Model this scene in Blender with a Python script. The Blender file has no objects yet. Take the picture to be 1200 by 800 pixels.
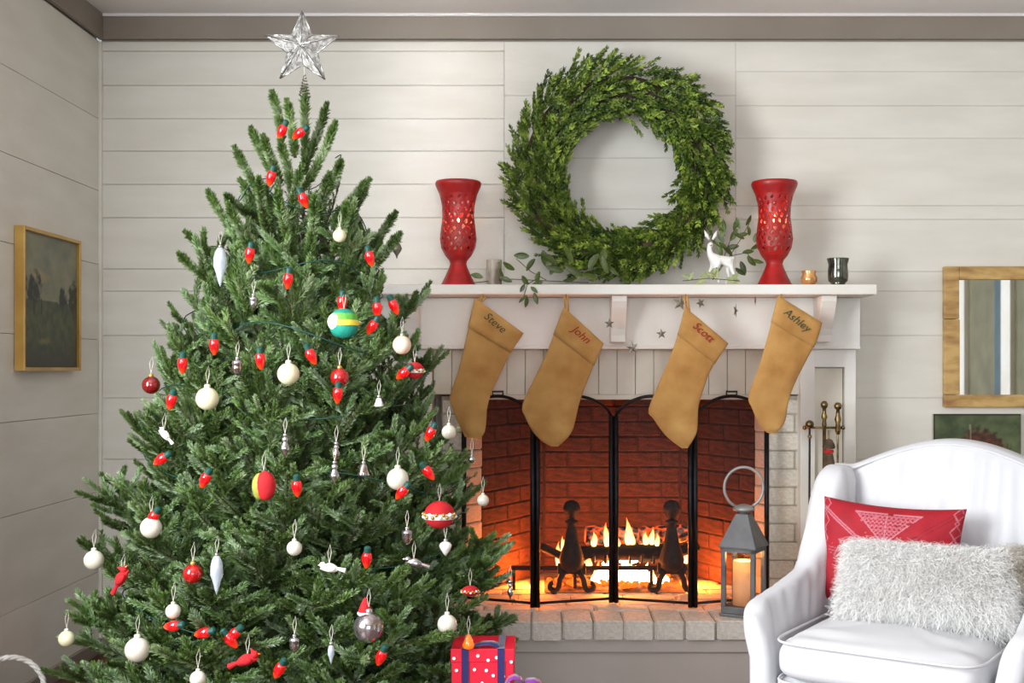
import bpy, bmesh, math, random
import numpy as np
from mathutils import Vector, Matrix, noise
random.seed(7); rng = np.random.default_rng(11)
S = bpy.context.scene
COL = S.collection
PI = math.pi

# ------------------------------------------------------------ camera, light, exposure
CD, CH, FP, VX, VY = 4.6, 1.10, 1380.0, 632.0, 433.0      # camera distance to back wall, height, focal length in px, vanishing point
cam = bpy.data.cameras.new('camera'); camo = bpy.data.objects.new('camera', cam); COL.objects.link(camo)
camo.location = (0, -CD, CH); camo.rotation_euler = (PI/2, 0, 0)
cam.sensor_width = 36; cam.lens = 36*FP/1200
cam.shift_x = (600-VX)/1200; cam.shift_y = (VY-400)/1200
cam.clip_start = 0.05
S.camera = camo
S.view_settings.view_transform = 'Standard'; S.view_settings.look = 'None'
S.view_settings.gamma = 1.0; S.view_settings.exposure = 0.12
w = bpy.data.worlds.new('world'); S.world = w; w.use_nodes = True
w.node_tree.nodes['Background'].inputs[0].default_value = (0.86, 0.92, 1.0, 1)
w.node_tree.nodes['Background'].inputs[1].default_value = 0.45
def area(name, loc, target, sx, sy, power, col=(1,1,1), spread=PI):
    l = bpy.data.lights.new(name, 'AREA'); l.shape = 'RECTANGLE'; l.size = sx; l.size_y = sy
    l.energy = power; l.color = col; l.spread = spread
    o = bpy.data.objects.new(name, l); COL.objects.link(o); o.location = loc
    o.rotation_euler = (Vector(target)-Vector(loc)).to_track_quat('-Z', 'Y').to_euler()
    return o
def point(name, loc, power, col, r=0.02):
    l = bpy.data.lights.new(name, 'POINT'); l.energy = power; l.color = col; l.shadow_soft_size = r
    o = bpy.data.objects.new(name, l); COL.objects.link(o); o.location = loc
    return o
area('daylight_from_side_window', (-1.70, -3.15, 1.45), (4.0, -3.05, 1.2), 1.5, 1.3, 142, (0.93, 0.97, 1.0))
area('camera_side_fill', (0.1, -6.2, 1.35), (0.4, -1.0, 0.8), 2.0, 1.7, 66, (0.94, 0.97, 1.0))  # added soft fill from behind the camera, no window is built there
area('wall_band_light', (0.25, -5.9, 1.75), (-0.35, 0.0, 2.0), 0.26, 1.5, 0.55, (1.0, 0.98, 0.95), math.radians(8))  # added narrow beam that makes the bright vertical band on the back wall
point('fire_glow', (0.29, 0.06, 0.345), 30, (1.0, 0.22, 0.03), 0.06)
point('fire_glow_left', (-0.02, 0.12, 0.30), 10.0, (1.0, 0.2, 0.02), 0.04)
point('fire_glow_right', (0.62, 0.12, 0.30), 10.0, (1.0, 0.2, 0.02), 0.04)

def P(px, py, Y):
    s = FP/(Y+CD)
    return ((px-VX)/s, Y, CH-(py-VY)/s)
def sc(Y): return FP/(Y+CD)

# ------------------------------------------------------------ materials
def srgb(r, g, b):
    f = lambda c: (c/255/12.92) if c/255 <= 0.04045 else ((c/255+0.055)/1.055)**2.4
    return (f(r), f(g), f(b), 1)
def newmat(name):
    m = bpy.data.materials.new(name); m.use_nodes = True
    nt = m.node_tree; b = nt.nodes['Principled BSDF']
    return m, nt, b
def mat(name, c1, rough=0.6, metal=0.0, c2=None, nscale=8.0, bump=0.0, bscale=60.0, emis=None, estr=0.0, trans=0.0,
        coat=0.0, ior=None, alpha=1.0, sss=0.0, rnd=0.0, stretch=None, contrast=(0.35, 0.65), sheen=0.0, attr=None):
    m, nt, b = newmat(name); N = nt.nodes; L = nt.links
    b.inputs['Roughness'].default_value = rough; b.inputs['Metallic'].default_value = metal
    b.inputs['Base Color'].default_value = c1
    tc = N.new('ShaderNodeTexCoord'); src = tc.outputs['Object']
    if stretch:
        mp = N.new('ShaderNodeMapping'); mp.inputs['Scale'].default_value = stretch
        L.new(src, mp.inputs[0]); src = mp.outputs[0]
    out = None
    if c2 is not None:
        n = N.new('ShaderNodeTexNoise'); n.inputs['Scale'].default_value = nscale; n.inputs['Detail'].default_value = 5
        L.new(src, n.inputs['Vector'])
        r = N.new('ShaderNodeValToRGB'); r.color_ramp.elements[0].position = contrast[0]; r.color_ramp.elements[1].position = contrast[1]
        r.color_ramp.elements[0].color = c1; r.color_ramp.elements[1].color = c2
        L.new(n.outputs[0], r.inputs[0]); out = r.outputs[0]
    if attr:
        a = N.new('ShaderNodeAttribute'); a.attribute_name = attr; out = a.outputs['Color']
    if rnd > 0:
        oi = N.new('ShaderNodeObjectInfo'); hs = N.new('ShaderNodeHueSaturation')
        mr = N.new('ShaderNodeMapRange'); mr.inputs[3].default_value = 1-rnd; mr.inputs[4].default_value = 1+rnd
        L.new(oi.outputs['Random'], mr.inputs[0]); L.new(mr.outputs[0], hs.inputs['Value'])
        if out: L.new(out, hs.inputs['Color'])
        else: hs.inputs['Color'].default_value = c1
        out = hs.outputs[0]
    if out: L.new(out, b.inputs['Base Color'])
    if bump > 0:
        n2 = N.new('ShaderNodeTexNoise'); n2.inputs['Scale'].default_value = bscale; n2.inputs['Detail'].default_value = 6
        L.new(src, n2.inputs['Vector'])
        bp = N.new('ShaderNodeBump'); bp.inputs['Strength'].default_value = bump; bp.inputs['Distance'].default_value = 0.004
        L.new(n2.outputs[0], bp.inputs['Height']); L.new(bp.outputs[0], b.inputs['Normal'])
    if emis is not None:
        b.inputs['Emission Color'].default_value = emis; b.inputs['Emission Strength'].default_value = estr
    b.inputs['Transmission Weight'].default_value = trans
    b.inputs['Coat Weight'].default_value = coat
    b.inputs['Alpha'].default_value = alpha
    b.inputs['Sheen Weight'].default_value = sheen
    if ior: b.inputs['IOR'].default_value = ior
    if sss > 0:
        b.inputs['Subsurface Weight'].default_value = sss; b.inputs['Subsurface Radius'].default_value = (0.02, 0.012, 0.008)
        b.inputs['Subsurface Scale'].default_value = 0.5
    return m
M = {}
M['wall'] = mat('painted_plank', srgb(224,221,212), 0.55, c2=srgb(216,212,201), nscale=3, bump=0.12, bscale=26, stretch=(1,1,4), rnd=0.012)
M['mortar_dark'] = mat('plank_backing', srgb(196,188,175), 0.9, c2=srgb(186,178,165), nscale=6)  # plain backing colour, slightly darker than the planks
M['ceiling'] = mat('ceiling_paint', srgb(226,221,218), 0.6, c2=srgb(232,228,226), nscale=2, bump=0.1, bscale=12)
M['crown'] = mat('taupe_paint', srgb(140,130,119), 0.5, c2=srgb(132,122,110), nscale=3, bump=0.1, bscale=20)
M['floor'] = mat('stained_floor', srgb(98,56,38), 0.4, c2=srgb(70,38,26), nscale=5, stretch=(1,12,1), bump=0.1)
M['mantel'] = mat('mantel_paint', srgb(233,232,226), 0.45, c2=srgb(224,220,210), nscale=4, bump=0.08, bscale=30)
M['bead'] = mat('beadboard_paint', srgb(222,217,202), 0.5, c2=srgb(206,200,184), nscale=5, bump=0.12, bscale=30, rnd=0.03)
M['olive'] = mat('olive_paint', srgb(120,116,86), 0.6, c2=srgb(100,97,70), nscale=6)
M['teal'] = mat('teal_paint', srgb(30,76,92), 0.5, c2=srgb(20,50,66), nscale=6)
M['brick_white'] = mat('white_painted_brick', srgb(222,219,206), 0.65, c2=srgb(202,197,182), nscale=9, bump=0.5, bscale=30, rnd=0.04)
M['brick_hearth'] = mat('hearth_brick', srgb(228,222,212), 0.7, c2=srgb(208,200,188), nscale=9, bump=0.6, bscale=24, rnd=0.07)
M['mortar'] = mat('painted_mortar', srgb(176,170,156), 0.85, c2=srgb(160,152,138), nscale=20, bump=0.4)
M['brick_fire'] = mat('sooty_firebrick', srgb(92,52,42), 0.85, c2=srgb(58,34,30), nscale=5, bump=0.5, bscale=30, rnd=0.13)
M['mortar_fire'] = mat('sooty_mortar', srgb(64,40,33), 0.9, c2=srgb(46,31,28), nscale=20)
M['skirt'] = mat('grey_hearth_paint', srgb(198,189,181), 0.5, c2=srgb(188,178,170), nscale=3)
M['iron'] = mat('black_iron', srgb(38,36,40), 0.42, 0.7, c2=srgb(22,21,24), nscale=30, bump=0.2)
M['rust_iron'] = mat('cast_iron', srgb(58,44,38), 0.7, 0.3, c2=srgb(34,27,25), nscale=30, bump=0.5)
M['brass'] = mat('aged_brass', srgb(150,128,84), 0.35, 0.9, c2=srgb(92,78,52), nscale=25)
M['ash'] = mat('ash_bed', srgb(120,92,74), 0.95, c2=srgb(60,44,38), nscale=30, bump=0.9, bscale=50)
M['red'] = mat('red_ceramic', srgb(178,24,22), 0.42, c2=srgb(146,16,16), nscale=20, coat=0.1, bump=0.15)
M['wax'] = mat('ivory_wax', srgb(246,226,188), 0.5, sss=0.6)
M['flame'] = None
M['bark'] = mat('bark', srgb(96,78,58), 0.9, c2=srgb(60,48,36), nscale=30, bump=0.5)
M['gold'] = mat('gold_frame', srgb(206,168,92), 0.35, 0.65, c2=srgb(178,138,70), nscale=6)
M['silver'] = mat('silver', srgb(214,214,210), 0.22, 0.95, c2=srgb(160,160,158), nscale=40)
M['string'] = mat('pale_string', srgb(206,200,186), 0.8)
M['cream'] = mat('cream_ball', srgb(226,221,186), 0.24, c2=srgb(216,210,172), nscale=10, coat=0.5)
M['pearl'] = mat('pearl_ball', srgb(222,217,202), 0.28, c2=srgb(208,202,184), nscale=10, coat=0.5)
M['peach'] = mat('peach_ball', srgb(232,196,170), 0.4, c2=srgb(224,206,184), nscale=14)
M['redball'] = mat('red_glass_ball', srgb(190,14,16), 0.1, 0.35, coat=1.0)
M['darkred'] = mat('dark_red_ball', srgb(128,12,18), 0.12, 0.3, coat=1.0)
M['mercury'] = mat('mercury_glass', srgb(206,206,214), 0.12, 0.9, c2=srgb(150,128,112), nscale=28, bump=0.15)
M['white'] = mat('white_ceramic', srgb(240,238,232), 0.4, coat=0.2)
M['felt_red'] = mat('red_felt', srgb(206,26,32), 0.85, c2=srgb(170,16,26), nscale=18, bump=0.4)
M['tealfelt'] = mat('teal_fabric', srgb(24,152,130), 0.7, c2=srgb(18,124,110), nscale=30, bump=0.6)
M['greenfelt'] = mat('green_fabric', srgb(120,190,60), 0.7, c2=srgb(80,160,60), nscale=30, bump=0.6)
M['yellowfelt'] = mat('yellow_fabric', srgb(236,206,70), 0.7, bump=0.5)
M['olivefelt'] = mat('olive_fabric', srgb(168,160,64), 0.7, c2=srgb(112,130,50), nscale=40, bump=0.5)
M['whitefelt'] = mat('white_fabric', srgb(234,240,226), 0.7, bump=0.5)
M['burlap'] = None
M['thread_green'] = mat('green_thread', srgb(58,72,46), 0.9)
M['thread_red'] = mat('red_thread', srgb(160,26,30), 0.9)
M['slip'] = mat('white_slipcover', srgb(204,204,207), 0.8, c2=srgb(198,198,201), nscale=5, bump=0.12, bscale=14, sheen=0.05)
M['fur'] = mat('white_fur', srgb(240,239,237), 0.6, c2=srgb(226,224,220), nscale=9)
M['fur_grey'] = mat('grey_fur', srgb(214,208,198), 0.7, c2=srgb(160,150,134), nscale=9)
M['zinc'] = mat('weathered_zinc', srgb(126,126,126), 0.55, 0.55, c2=srgb(104,104,106), nscale=12, bump=0.2)
M['zinc_light'] = mat('pale_zinc', srgb(176,176,174), 0.5, 0.5, c2=srgb(150,150,148), nscale=12)
M['rustic'] = mat('rustic_wood', srgb(200,166,104), 0.6, c2=srgb(146,106,58), nscale=9, bump=0.4, bscale=24, stretch=(1,1,3), contrast=(0.4,0.7))
M['mirror'] = mat('mirror_glass', srgb(236,238,236), 0.02, 1.0)
M['wicker'] = mat('whitewashed_wicker', srgb(206,202,196), 0.8, c2=srgb(170,164,156), nscale=40, bump=0.5)
M['giftred'] = mat('red_paper', srgb(222,18,50), 0.4)
M['dot'] = mat('white_dot', srgb(248,240,240), 0.5)
M['navy'] = mat('navy_ribbon', srgb(24,26,88), 0.35, sheen=0.3)
M['purple'] = mat('purple_ribbon', srgb(120,34,140), 0.35, sheen=0.3)
M['wire_green'] = mat('green_cord', srgb(16,70,60), 0.5)
M['star_dark'] = mat('aged_silver_star', srgb(142,134,118), 0.4, 0.6, c2=srgb(110,102,90), nscale=40)
M['black'] = mat('black_plastic', srgb(24,24,26), 0.5)
M['pillow'] = mat('embroidered_red', srgb(200,10,40), 0.75, attr='col', bump=0.25, bscale=120)
M['paint'] = mat('oil_paint', srgb(60,60,50), 0.6, attr='col', bump=0.2, bscale=60)
M['birch'] = mat('birch_bark_glass', srgb(206,200,184), 0.4, c2=srgb(96,78,60), nscale=26, stretch=(1,1,0.3))
M['smoke'] = mat('smoky_mercury', srgb(120,122,112), 0.12, 0.8, c2=srgb(60,62,54), nscale=26)
M['amber'] = mat('amber_mercury', srgb(222,176,120), 0.15, 0.5, c2=srgb(150,108,66), nscale=30, emis=srgb(255,150,70), estr=0.12)
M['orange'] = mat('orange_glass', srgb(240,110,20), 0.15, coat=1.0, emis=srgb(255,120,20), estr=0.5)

def leafmat(name, a, b_, c, rough=0.45, ns=14.0, rnd=0.2):
    m, nt, b = newmat(name); N = nt.nodes; L = nt.links
    tc = N.new('ShaderNodeTexCoord'); n = N.new('ShaderNodeTexNoise'); n.inputs['Scale'].default_value = ns; n.inputs['Detail'].default_value = 4
    L.new(tc.outputs['Object'], n.inputs['Vector'])
    r = N.new('ShaderNodeValToRGB'); e = r.color_ramp.elements; e[0].position = 0.3; e[0].color = a; e[1].position = 0.72; e[1].color = c
    k = r.color_ramp.elements.new(0.5); k.color = b_
    L.new(n.outputs[0], r.inputs[0])
    oi = N.new('ShaderNodeObjectInfo'); hs = N.new('ShaderNodeHueSaturation'); mr = N.new('ShaderNodeMapRange')
    mr.inputs[3].default_value = 1-rnd; mr.inputs[4].default_value = 1+rnd
    L.new(oi.outputs['Random'], mr.inputs[0]); L.new(mr.outputs[0], hs.inputs['Value']); L.new(r.outputs[0], hs.inputs['Color'])
    L.new(hs.outputs[0], b.inputs['Base Color']); b.inputs['Roughness'].default_value = rough
    return m
M['needle'] = leafmat('fir_needle', srgb(48,70,30), srgb(98,124,62), srgb(166,182,142), 0.40, 13, 0.34)
M['needle_tip'] = leafmat('fresh_fir_needle', srgb(96,128,70), srgb(122,150,96), srgb(170,186,160), 0.42, 16, 0.15)
M['boxwood'] = leafmat('boxwood_leaf', srgb(36,56,16), srgb(86,112,36), srgb(160,180,76), 0.38, 22, 0.3)
M['leaf'] = leafmat('broad_green_leaf', srgb(44,62,20), srgb(70,88,32), srgb(112,126,58), 0.4, 20, 0.25)
M['leaf_pale'] = leafmat('pale_green_leaf', srgb(110,126,72), srgb(150,160,104), srgb(206,206,164), 0.45, 20, 0.2)

def simple_emit(name, c, strg):
    m = bpy.data.materials.new(name); m.use_nodes = True; nt = m.node_tree
    nt.nodes.remove(nt.nodes['Principled BSDF']); e = nt.nodes.new('ShaderNodeEmission')
    e.inputs[0].default_value = c; e.inputs[1].default_value = strg
    nt.links.new(e.outputs[0], nt.nodes['Material Output'].inputs[0]); return m
def flame_mat(name, lo, hi, strg, opac=0.85):
    m = bpy.data.materials.new(name); m.use_nodes = True; nt = m.node_tree; N = nt.nodes; L = nt.links
    N.remove(N['Principled BSDF'])
    e = N.new('ShaderNodeEmission'); e.inputs[1].default_value = strg
    tc = N.new('ShaderNodeTexCoord'); sp = N.new('ShaderNodeSeparateXYZ'); r = N.new('ShaderNodeValToRGB')
    r.color_ramp.elements[0].color = lo; r.color_ramp.elements[1].color = hi
    L.new(tc.outputs['Generated'], sp.inputs[0]); L.new(sp.outputs[2], r.inputs[0]); L.new(r.outputs[0], e.inputs[0])
    lw = N.new('ShaderNodeLayerWeight'); lw.inputs[0].default_value = 0.35
    mr = N.new('ShaderNodeMapRange'); mr.inputs[1].default_value = 0.0; mr.inputs[2].default_value = 0.9; mr.inputs[3].default_value = 1-opac; mr.inputs[4].default_value = 1
    tr = N.new('ShaderNodeBsdfTransparent'); mx = N.new('ShaderNodeMixShader')
    L.new(lw.outputs['Facing'], mr.inputs[0]); L.new(mr.outputs[0], mx.inputs[0])
    L.new(e.outputs[0], mx.inputs[1]); L.new(tr.outputs[0], mx.inputs[2]); L.new(mx.outputs[0], N['Material Output'].inputs[0])
    return m
M['flame'] = flame_mat('flame', srgb(255,222,140), srgb(255,96,20), 5.0, 0.85)
M['hotflame'] = flame_mat('white_hot_flame', srgb(255,236,190), srgb(255,200,100), 14.0, 0.97)
M['candleflame'] = flame_mat('candle_flame', srgb(255,200,110), srgb(255,236,180), 14.0, 0.95)
def ember_mat():
    m, nt, b = newmat('glowing_log'); N = nt.nodes; L = nt.links
    tc = N.new('ShaderNodeTexCoord'); v = N.new('ShaderNodeTexVoronoi'); v.inputs['Scale'].default_value = 42
    n = N.new('ShaderNodeTexNoise'); n.inputs['Scale'].default_value = 24
    L.new(tc.outputs['Object'], v.inputs['Vector']); L.new(tc.outputs['Object'], n.inputs['Vector'])
    r = N.new('ShaderNodeValToRGB'); r.color_ramp.elements[0].position = 0.45; r.color_ramp.elements[0].color = srgb(40,30,30)
    r.color_ramp.elements[1].position = 0.62; r.color_ramp.elements[1].color = srgb(186,172,164)
    L.new(n.outputs[0], r.inputs[0]); L.new(r.outputs[0], b.inputs['Base Color']); b.inputs['Roughness'].default_value = 0.9
    r2 = N.new('ShaderNodeValToRGB'); r2.color_ramp.elements[0].position = 0.5; r2.color_ramp.elements[0].color = (0,0,0,1)
    r2.color_ramp.elements[1].position = 0.75; r2.color_ramp.elements[1].color = srgb(255,80,16)
    L.new(v.outputs['Distance'], r2.inputs[0]); L.new(r2.outputs[0], b.inputs['Emission Color']); b.inputs['Emission Strength'].default_value = 1.6
    bp = N.new('ShaderNodeBump'); bp.inputs['Strength'].default_value = 0.8; bp.inputs['Distance'].default_value = 0.006
    L.new(v.outputs['Distance'], bp.inputs['Height']); L.new(bp.outputs[0], b.inputs['Normal'])
    return m
M['ember'] = ember_mat()
M['coal'] = mat('burning_coal', srgb(60,30,20), 0.9, c2=srgb(20,12,10), nscale=40, emis=srgb(255,96,16), estr=2.4)
M['log_dark'] = mat('charred_log', srgb(52,34,28), 0.9, c2=srgb(24,17,16), nscale=18, bump=0.9, bscale=40)
def bulb_mat():
    m, nt, b = newmat('red_bulb_glass'); N = nt.nodes; L = nt.links
    tc = N.new('ShaderNodeTexCoord'); sp = N.new('ShaderNodeSeparateXYZ'); r = N.new('ShaderNodeValToRGB')
    L.new(tc.outputs['Generated'], sp.inputs[0]); L.new(sp.outputs[2], r.inputs[0])
    r.color_ramp.elements[0].color = srgb(255,84,24); r.color_ramp.elements[1].position = 0.45; r.color_ramp.elements[1].color = srgb(216,10,18)
    L.new(r.outputs[0], b.inputs['Base Color']); L.new(r.outputs[0], b.inputs['Emission Color']); b.inputs['Emission Strength'].default_value = 0.28
    b.inputs['Roughness'].default_value = 0.12; b.inputs['Coat Weight'].default_value = 0.8
    return m
M['bulb'] = bulb_mat()
def glassy(name, col, mixv, rough=0.03):
    m = bpy.data.materials.new(name); m.use_nodes = True; nt = m.node_tree; N = nt.nodes; L = nt.links
    N.remove(N['Principled BSDF'])
    t = N.new('ShaderNodeBsdfTransparent'); t.inputs[0].default_value = col
    g = N.new('ShaderNodeBsdfGlossy'); g.inputs['Roughness'].default_value = rough
    mx = N.new('ShaderNodeMixShader'); mx.inputs[0].default_value = mixv
    L.new(t.outputs[0], mx.inputs[1]); L.new(g.outputs[0], mx.inputs[2]); L.new(mx.outputs[0], N['Material Output'].inputs[0])
    return m
M['glass'] = glassy('lantern_glass', (0.95,0.96,0.95,1), 0.07)
M['icicle'] = mat('clear_icicle_glass', srgb(226,234,240), 0.1, 0.0, trans=0.45, ior=1.3, c2=srgb(200,208,218), nscale=40, bump=0.4)
def meshscreen():
    m = bpy.data.materials.new('fine_wire_netting'); m.use_nodes = True; nt = m.node_tree; N = nt.nodes; L = nt.links
    b = N['Principled BSDF']; b.inputs['Base Color'].default_value = srgb(40,38,40); b.inputs['Roughness'].default_value = 0.6
    t = N.new('ShaderNodeBsdfTransparent'); mx = N.new('ShaderNodeMixShader'); mx.inputs[0].default_value = 0.24
    L.new(t.outputs[0], mx.inputs[1]); L.new(b.outputs[0], mx.inputs[2]); L.new(mx.outputs[0], N['Material Output'].inputs[0]); return m
M['netting'] = meshscreen()
def burlap():
    m, nt, b = newmat('burlap'); N = nt.nodes; L = nt.links
    tc = N.new('ShaderNodeTexCoord')
    n = N.new('ShaderNodeTexNoise'); n.inputs['Scale'].default_value = 9; n.inputs['Detail'].default_value = 5; L.new(tc.outputs['Object'], n.inputs['Vector'])
    r = N.new('ShaderNodeValToRGB'); r.color_ramp.elements[0].position = 0.3; r.color_ramp.elements[0].color = srgb(202,142,72)
    r.color_ramp.elements[1].position = 0.7; r.color_ramp.elements[1].color = srgb(238,184,108); L.new(n.outputs[0], r.inputs[0])
    h = []
    for d in ('X', 'Z'):
        wv = N.new('ShaderNodeTexWave'); wv.bands_direction = d; wv.inputs['Scale'].default_value = 95; wv.inputs['Distortion'].default_value = 3.0
        wv.inputs['Detail'].default_value = 2; L.new(tc.outputs['Object'], wv.inputs['Vector']); h.append(wv)
    ad = N.new('ShaderNodeMath'); ad.operation = 'MULTIPLY'; L.new(h[0].outputs['Fac'], ad.inputs[0]); L.new(h[1].outputs['Fac'], ad.inputs[1])
    mx = N.new('ShaderNodeMixRGB'); mx.blend_type = 'MULTIPLY'; mx.inputs[0].default_value = 0.42
    L.new(r.outputs[0], mx.inputs[1]); L.new(ad.outputs[0], mx.inputs[2]); L.new(mx.outputs[0], b.inputs['Base Color'])
    bp = N.new('ShaderNodeBump'); bp.inputs['Strength'].default_value = 0.5; bp.inputs['Distance'].default_value = 0.002
    L.new(ad.outputs[0], bp.inputs['Height']); L.new(bp.outputs[0], b.inputs['Normal']); b.inputs['Roughness'].default_value = 0.9
    return m
M['burlap'] = burlap()
def starmat():
    m, nt, b = newmat('glitter_star'); N = nt.nodes; L = nt.links
    tc = N.new('ShaderNodeTexCoord'); v = N.new('ShaderNodeTexNoise'); v.inputs['Scale'].default_value = 70; v.inputs['Detail'].default_value = 3
    L.new(tc.outputs['Object'], v.inputs['Vector'])
    r = N.new('ShaderNodeValToRGB'); r.color_ramp.elements[0].position = 0.42; r.color_ramp.elements[0].color = srgb(170,168,162)
    r.color_ramp.elements[1].position = 0.58; r.color_ramp.elements[1].color = srgb(248,248,246); L.new(v.outputs[0], r.inputs[0])
    L.new(r.outputs[0], b.inputs['Base Color']); b.inputs['Roughness'].default_value = 0.35; b.inputs['Metallic'].default_value = 0.4
    t = N.new('ShaderNodeBsdfTransparent'); mx = N.new('ShaderNodeMixShader'); mx.inputs[0].default_value = 0.66
    L.new(t.outputs[0], mx.inputs[1]); L.new(b.outputs[0], mx.inputs[2]); L.new(mx.outputs[0], N['Material Output'].inputs[0]); return m
M['star'] = starmat()

# ------------------------------------------------------------ mesh helpers  (geo = (verts, faces))
def join(*gs):
    V = []; F = []
    for v, f in gs:
        o = len(V); V.extend([tuple(p) for p in v]); F.extend([tuple(i+o for i in q) for q in f])
    return V, F
def box(x0, x1, y0, y1, z0, z1):
    V = [(x0,y0,z0),(x1,y0,z0),(x1,y1,z0),(x0,y1,z0),(x0,y0,z1),(x1,y0,z1),(x1,y1,z1),(x0,y1,z1)]
    return V, [(0,3,2,1),(4,5,6,7),(0,1,5,4),(1,2,6,5),(2,3,7,6),(3,0,4,7)]
def xf(g, m):
    return [tuple(m @ Vector(p)) for p in g[0]], g[1]
def move(g, d): return [(p[0]+d[0], p[1]+d[1], p[2]+d[2]) for p in g[0]], g[1]
def tube(path, r, n=8, cap=True):
    pts = [Vector(p) for p in path]; V = []; F = []
    rr = r if isinstance(r, (list, tuple)) else [r]*len(pts)
    prev = None
    for i, p in enumerate(pts):
        t = (pts[min(i+1, len(pts)-1)]-pts[max(i-1, 0)])
        if t.length < 1e-9: t = Vector((0,0,1))
        t.normalize()
        if prev is None:
            a = Vector((0,0,1)) if abs(t.z) < 0.9 else Vector((1,0,0))
            u = t.cross(a).normalized()
        else:
            u = (prev - t*prev.dot(t)).normalized()
        prev = u; v = t.cross(u)
        for k in range(n):
            a = 2*PI*k/n; V.append(tuple(p+(u*math.cos(a)+v*math.sin(a))*rr[i]))
    for i in range(len(pts)-1):
        for k in range(n):
            F.append((i*n+k, i*n+(k+1)%n, (i+1)*n+(k+1)%n, (i+1)*n+k))
    if cap:
        F.append(tuple(range(n))[::-1]); F.append(tuple((len(pts)-1)*n+k for k in range(n)))
    return V, F
def lathe(prof, n=24, c=(0,0,0)):
    V = []; F = []
    for r, z in prof:
        for k in range(n):
            a = 2*PI*k/n; V.append((c[0]+r*math.cos(a), c[1]+r*math.sin(a), c[2]+z))
    m = len(prof)
    for i in range(m-1):
        for k in range(n):
            F.append((i*n+k, i*n+(k+1)%n, (i+1)*n+(k+1)%n, (i+1)*n+k))
    F.append(tuple(range(n))[::-1]); F.append(tuple((m-1)*n+k for k in range(n)))
    return V, F
def ball(c, r, n=20, m=12, sx=1, sy=1, sz=1):
    return [(c[0]+(p[0])*sx, c[1]+(p[1])*sy, c[2]+(p[2])*sz) for p in lathe([(max(r*math.sin(PI*i/m), 1e-5), -r*math.cos(PI*i/m)) for i in range(m+1)], n)[0]], lathe([(1, 1)]*(m+1), n)[1]
def grid(fn, nu, nv, closeu=False):
    V = [fn(i/nu, j/nv) for j in range(nv+1) for i in range(nu+(0 if closeu else 1))]
    w_ = nu if closeu else nu+1; F = []
    for j in range(nv):
        for i in range(nu):
            F.append((j*w_+i, j*w_+(i+1)%w_, (j+1)*w_+(i+1)%w_, (j+1)*w_+i))
    return V, F
WL = {}
def tag(o, label=None, cat=None, group=None, kind=None):
    if label: o['label'] = label
    if cat: o['category'] = cat
    if group: o['group'] = group
    if kind: o['kind'] = kind
    return o
def thing(name, label, cat, loc=(0,0,0), group=None, rotz=0.0):
    o = bpy.data.objects.new(name, None); COL.objects.link(o); o.location = loc; o.rotation_euler = (0,0,rotz)
    o.empty_display_size = 0.05
    WL[o] = Vector(loc); tag(o, label, cat, group); return o
def part(name, g, m, parent=None, smooth=False, bevel=0.0, loc=None, local=False, label=None, solid=0.0, sub=0):
    """parts are given in world coordinates unless local=True"""
    v, f = g
    if parent is not None and not local:
        b = WL[parent]; v = [(p[0]-b.x, p[1]-b.y, p[2]-b.z) for p in v]
    elif parent is None and loc is not None:
        v = [(p[0]-loc[0], p[1]-loc[1], p[2]-loc[2]) for p in v]
    me = bpy.data.meshes.new(name); me.from_pydata(v, [], f); me.update()
    if isinstance(m, str): m = M[m]
    me.materials.append(m)
    if smooth: me.polygons.foreach_set('use_smooth', [True]*len(me.polygons))
    o = bpy.data.objects.new(name, me); COL.objects.link(o)
    if parent is not None: o.parent = parent; WL[o] = WL[parent]
    elif loc is not None: o.location = loc; WL[o] = Vector(loc)
    else: WL[o] = Vector((0,0,0))
    if solid: md = o.modifiers.new('solid', 'SOLIDIFY'); md.thickness = solid; md.offset = 0
    if bevel: md = o.modifiers.new('bevel', 'BEVEL'); md.width = bevel; md.segments = 2; md.limit_method = 'ANGLE'
    if sub: md = o.modifiers.new('sub', 'SUBSURF'); md.levels = sub; md.render_levels = sub
    if label: o['label'] = label
    return o
def single(name, g, m, label, cat, loc, group=None, **k):
    return tag(part(name, g, m, None, loc=loc, **k), label, cat, group)
def struct(name, g, m, **k):
    o = part(name, g, m, None, **k); o['kind'] = 'structure'; return o
def inst(src, parent, loc, rot=(0,0,0), scale=(1,1,1), name=None):
    o = src.copy(); COL.objects.link(o)
    if name: o.name = name
    o.parent = parent
    o.location = loc; o.rotation_euler = rot; o.scale = scale
    return o
def bigmesh(name, V, F, mats, parent=None, mi=None, smooth=False):
    me = bpy.data.meshes.new(name)
    V = np.ascontiguousarray(V, dtype=np.float32); F = np.ascontiguousarray(F, dtype=np.int32); k = F.shape[1]
    me.vertices.add(len(V)); me.vertices.foreach_set('co', V.ravel())
    me.loops.add(F.size); me.loops.foreach_set('vertex_index', F.ravel())
    me.polygons.add(len(F)); me.polygons.foreach_set('loop_start', np.arange(0, F.size, k, dtype=np.int32))
    for m in mats: me.materials.append(M[m] if isinstance(m, str) else m)
    if mi is not None: me.polygons.foreach_set('material_index', np.ascontiguousarray(mi, dtype=np.int32))
    if smooth: me.polygons.foreach_set('use_smooth', np.ones(len(F), dtype=bool))
    me.update(calc_edges=True); me.validate()
    return me
def colorize(o, cols):
    a = o.data.color_attributes.new('col', 'FLOAT_COLOR', 'POINT')
    a.data.foreach_set('color', np.array(cols, dtype=np.float32).ravel())

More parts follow.
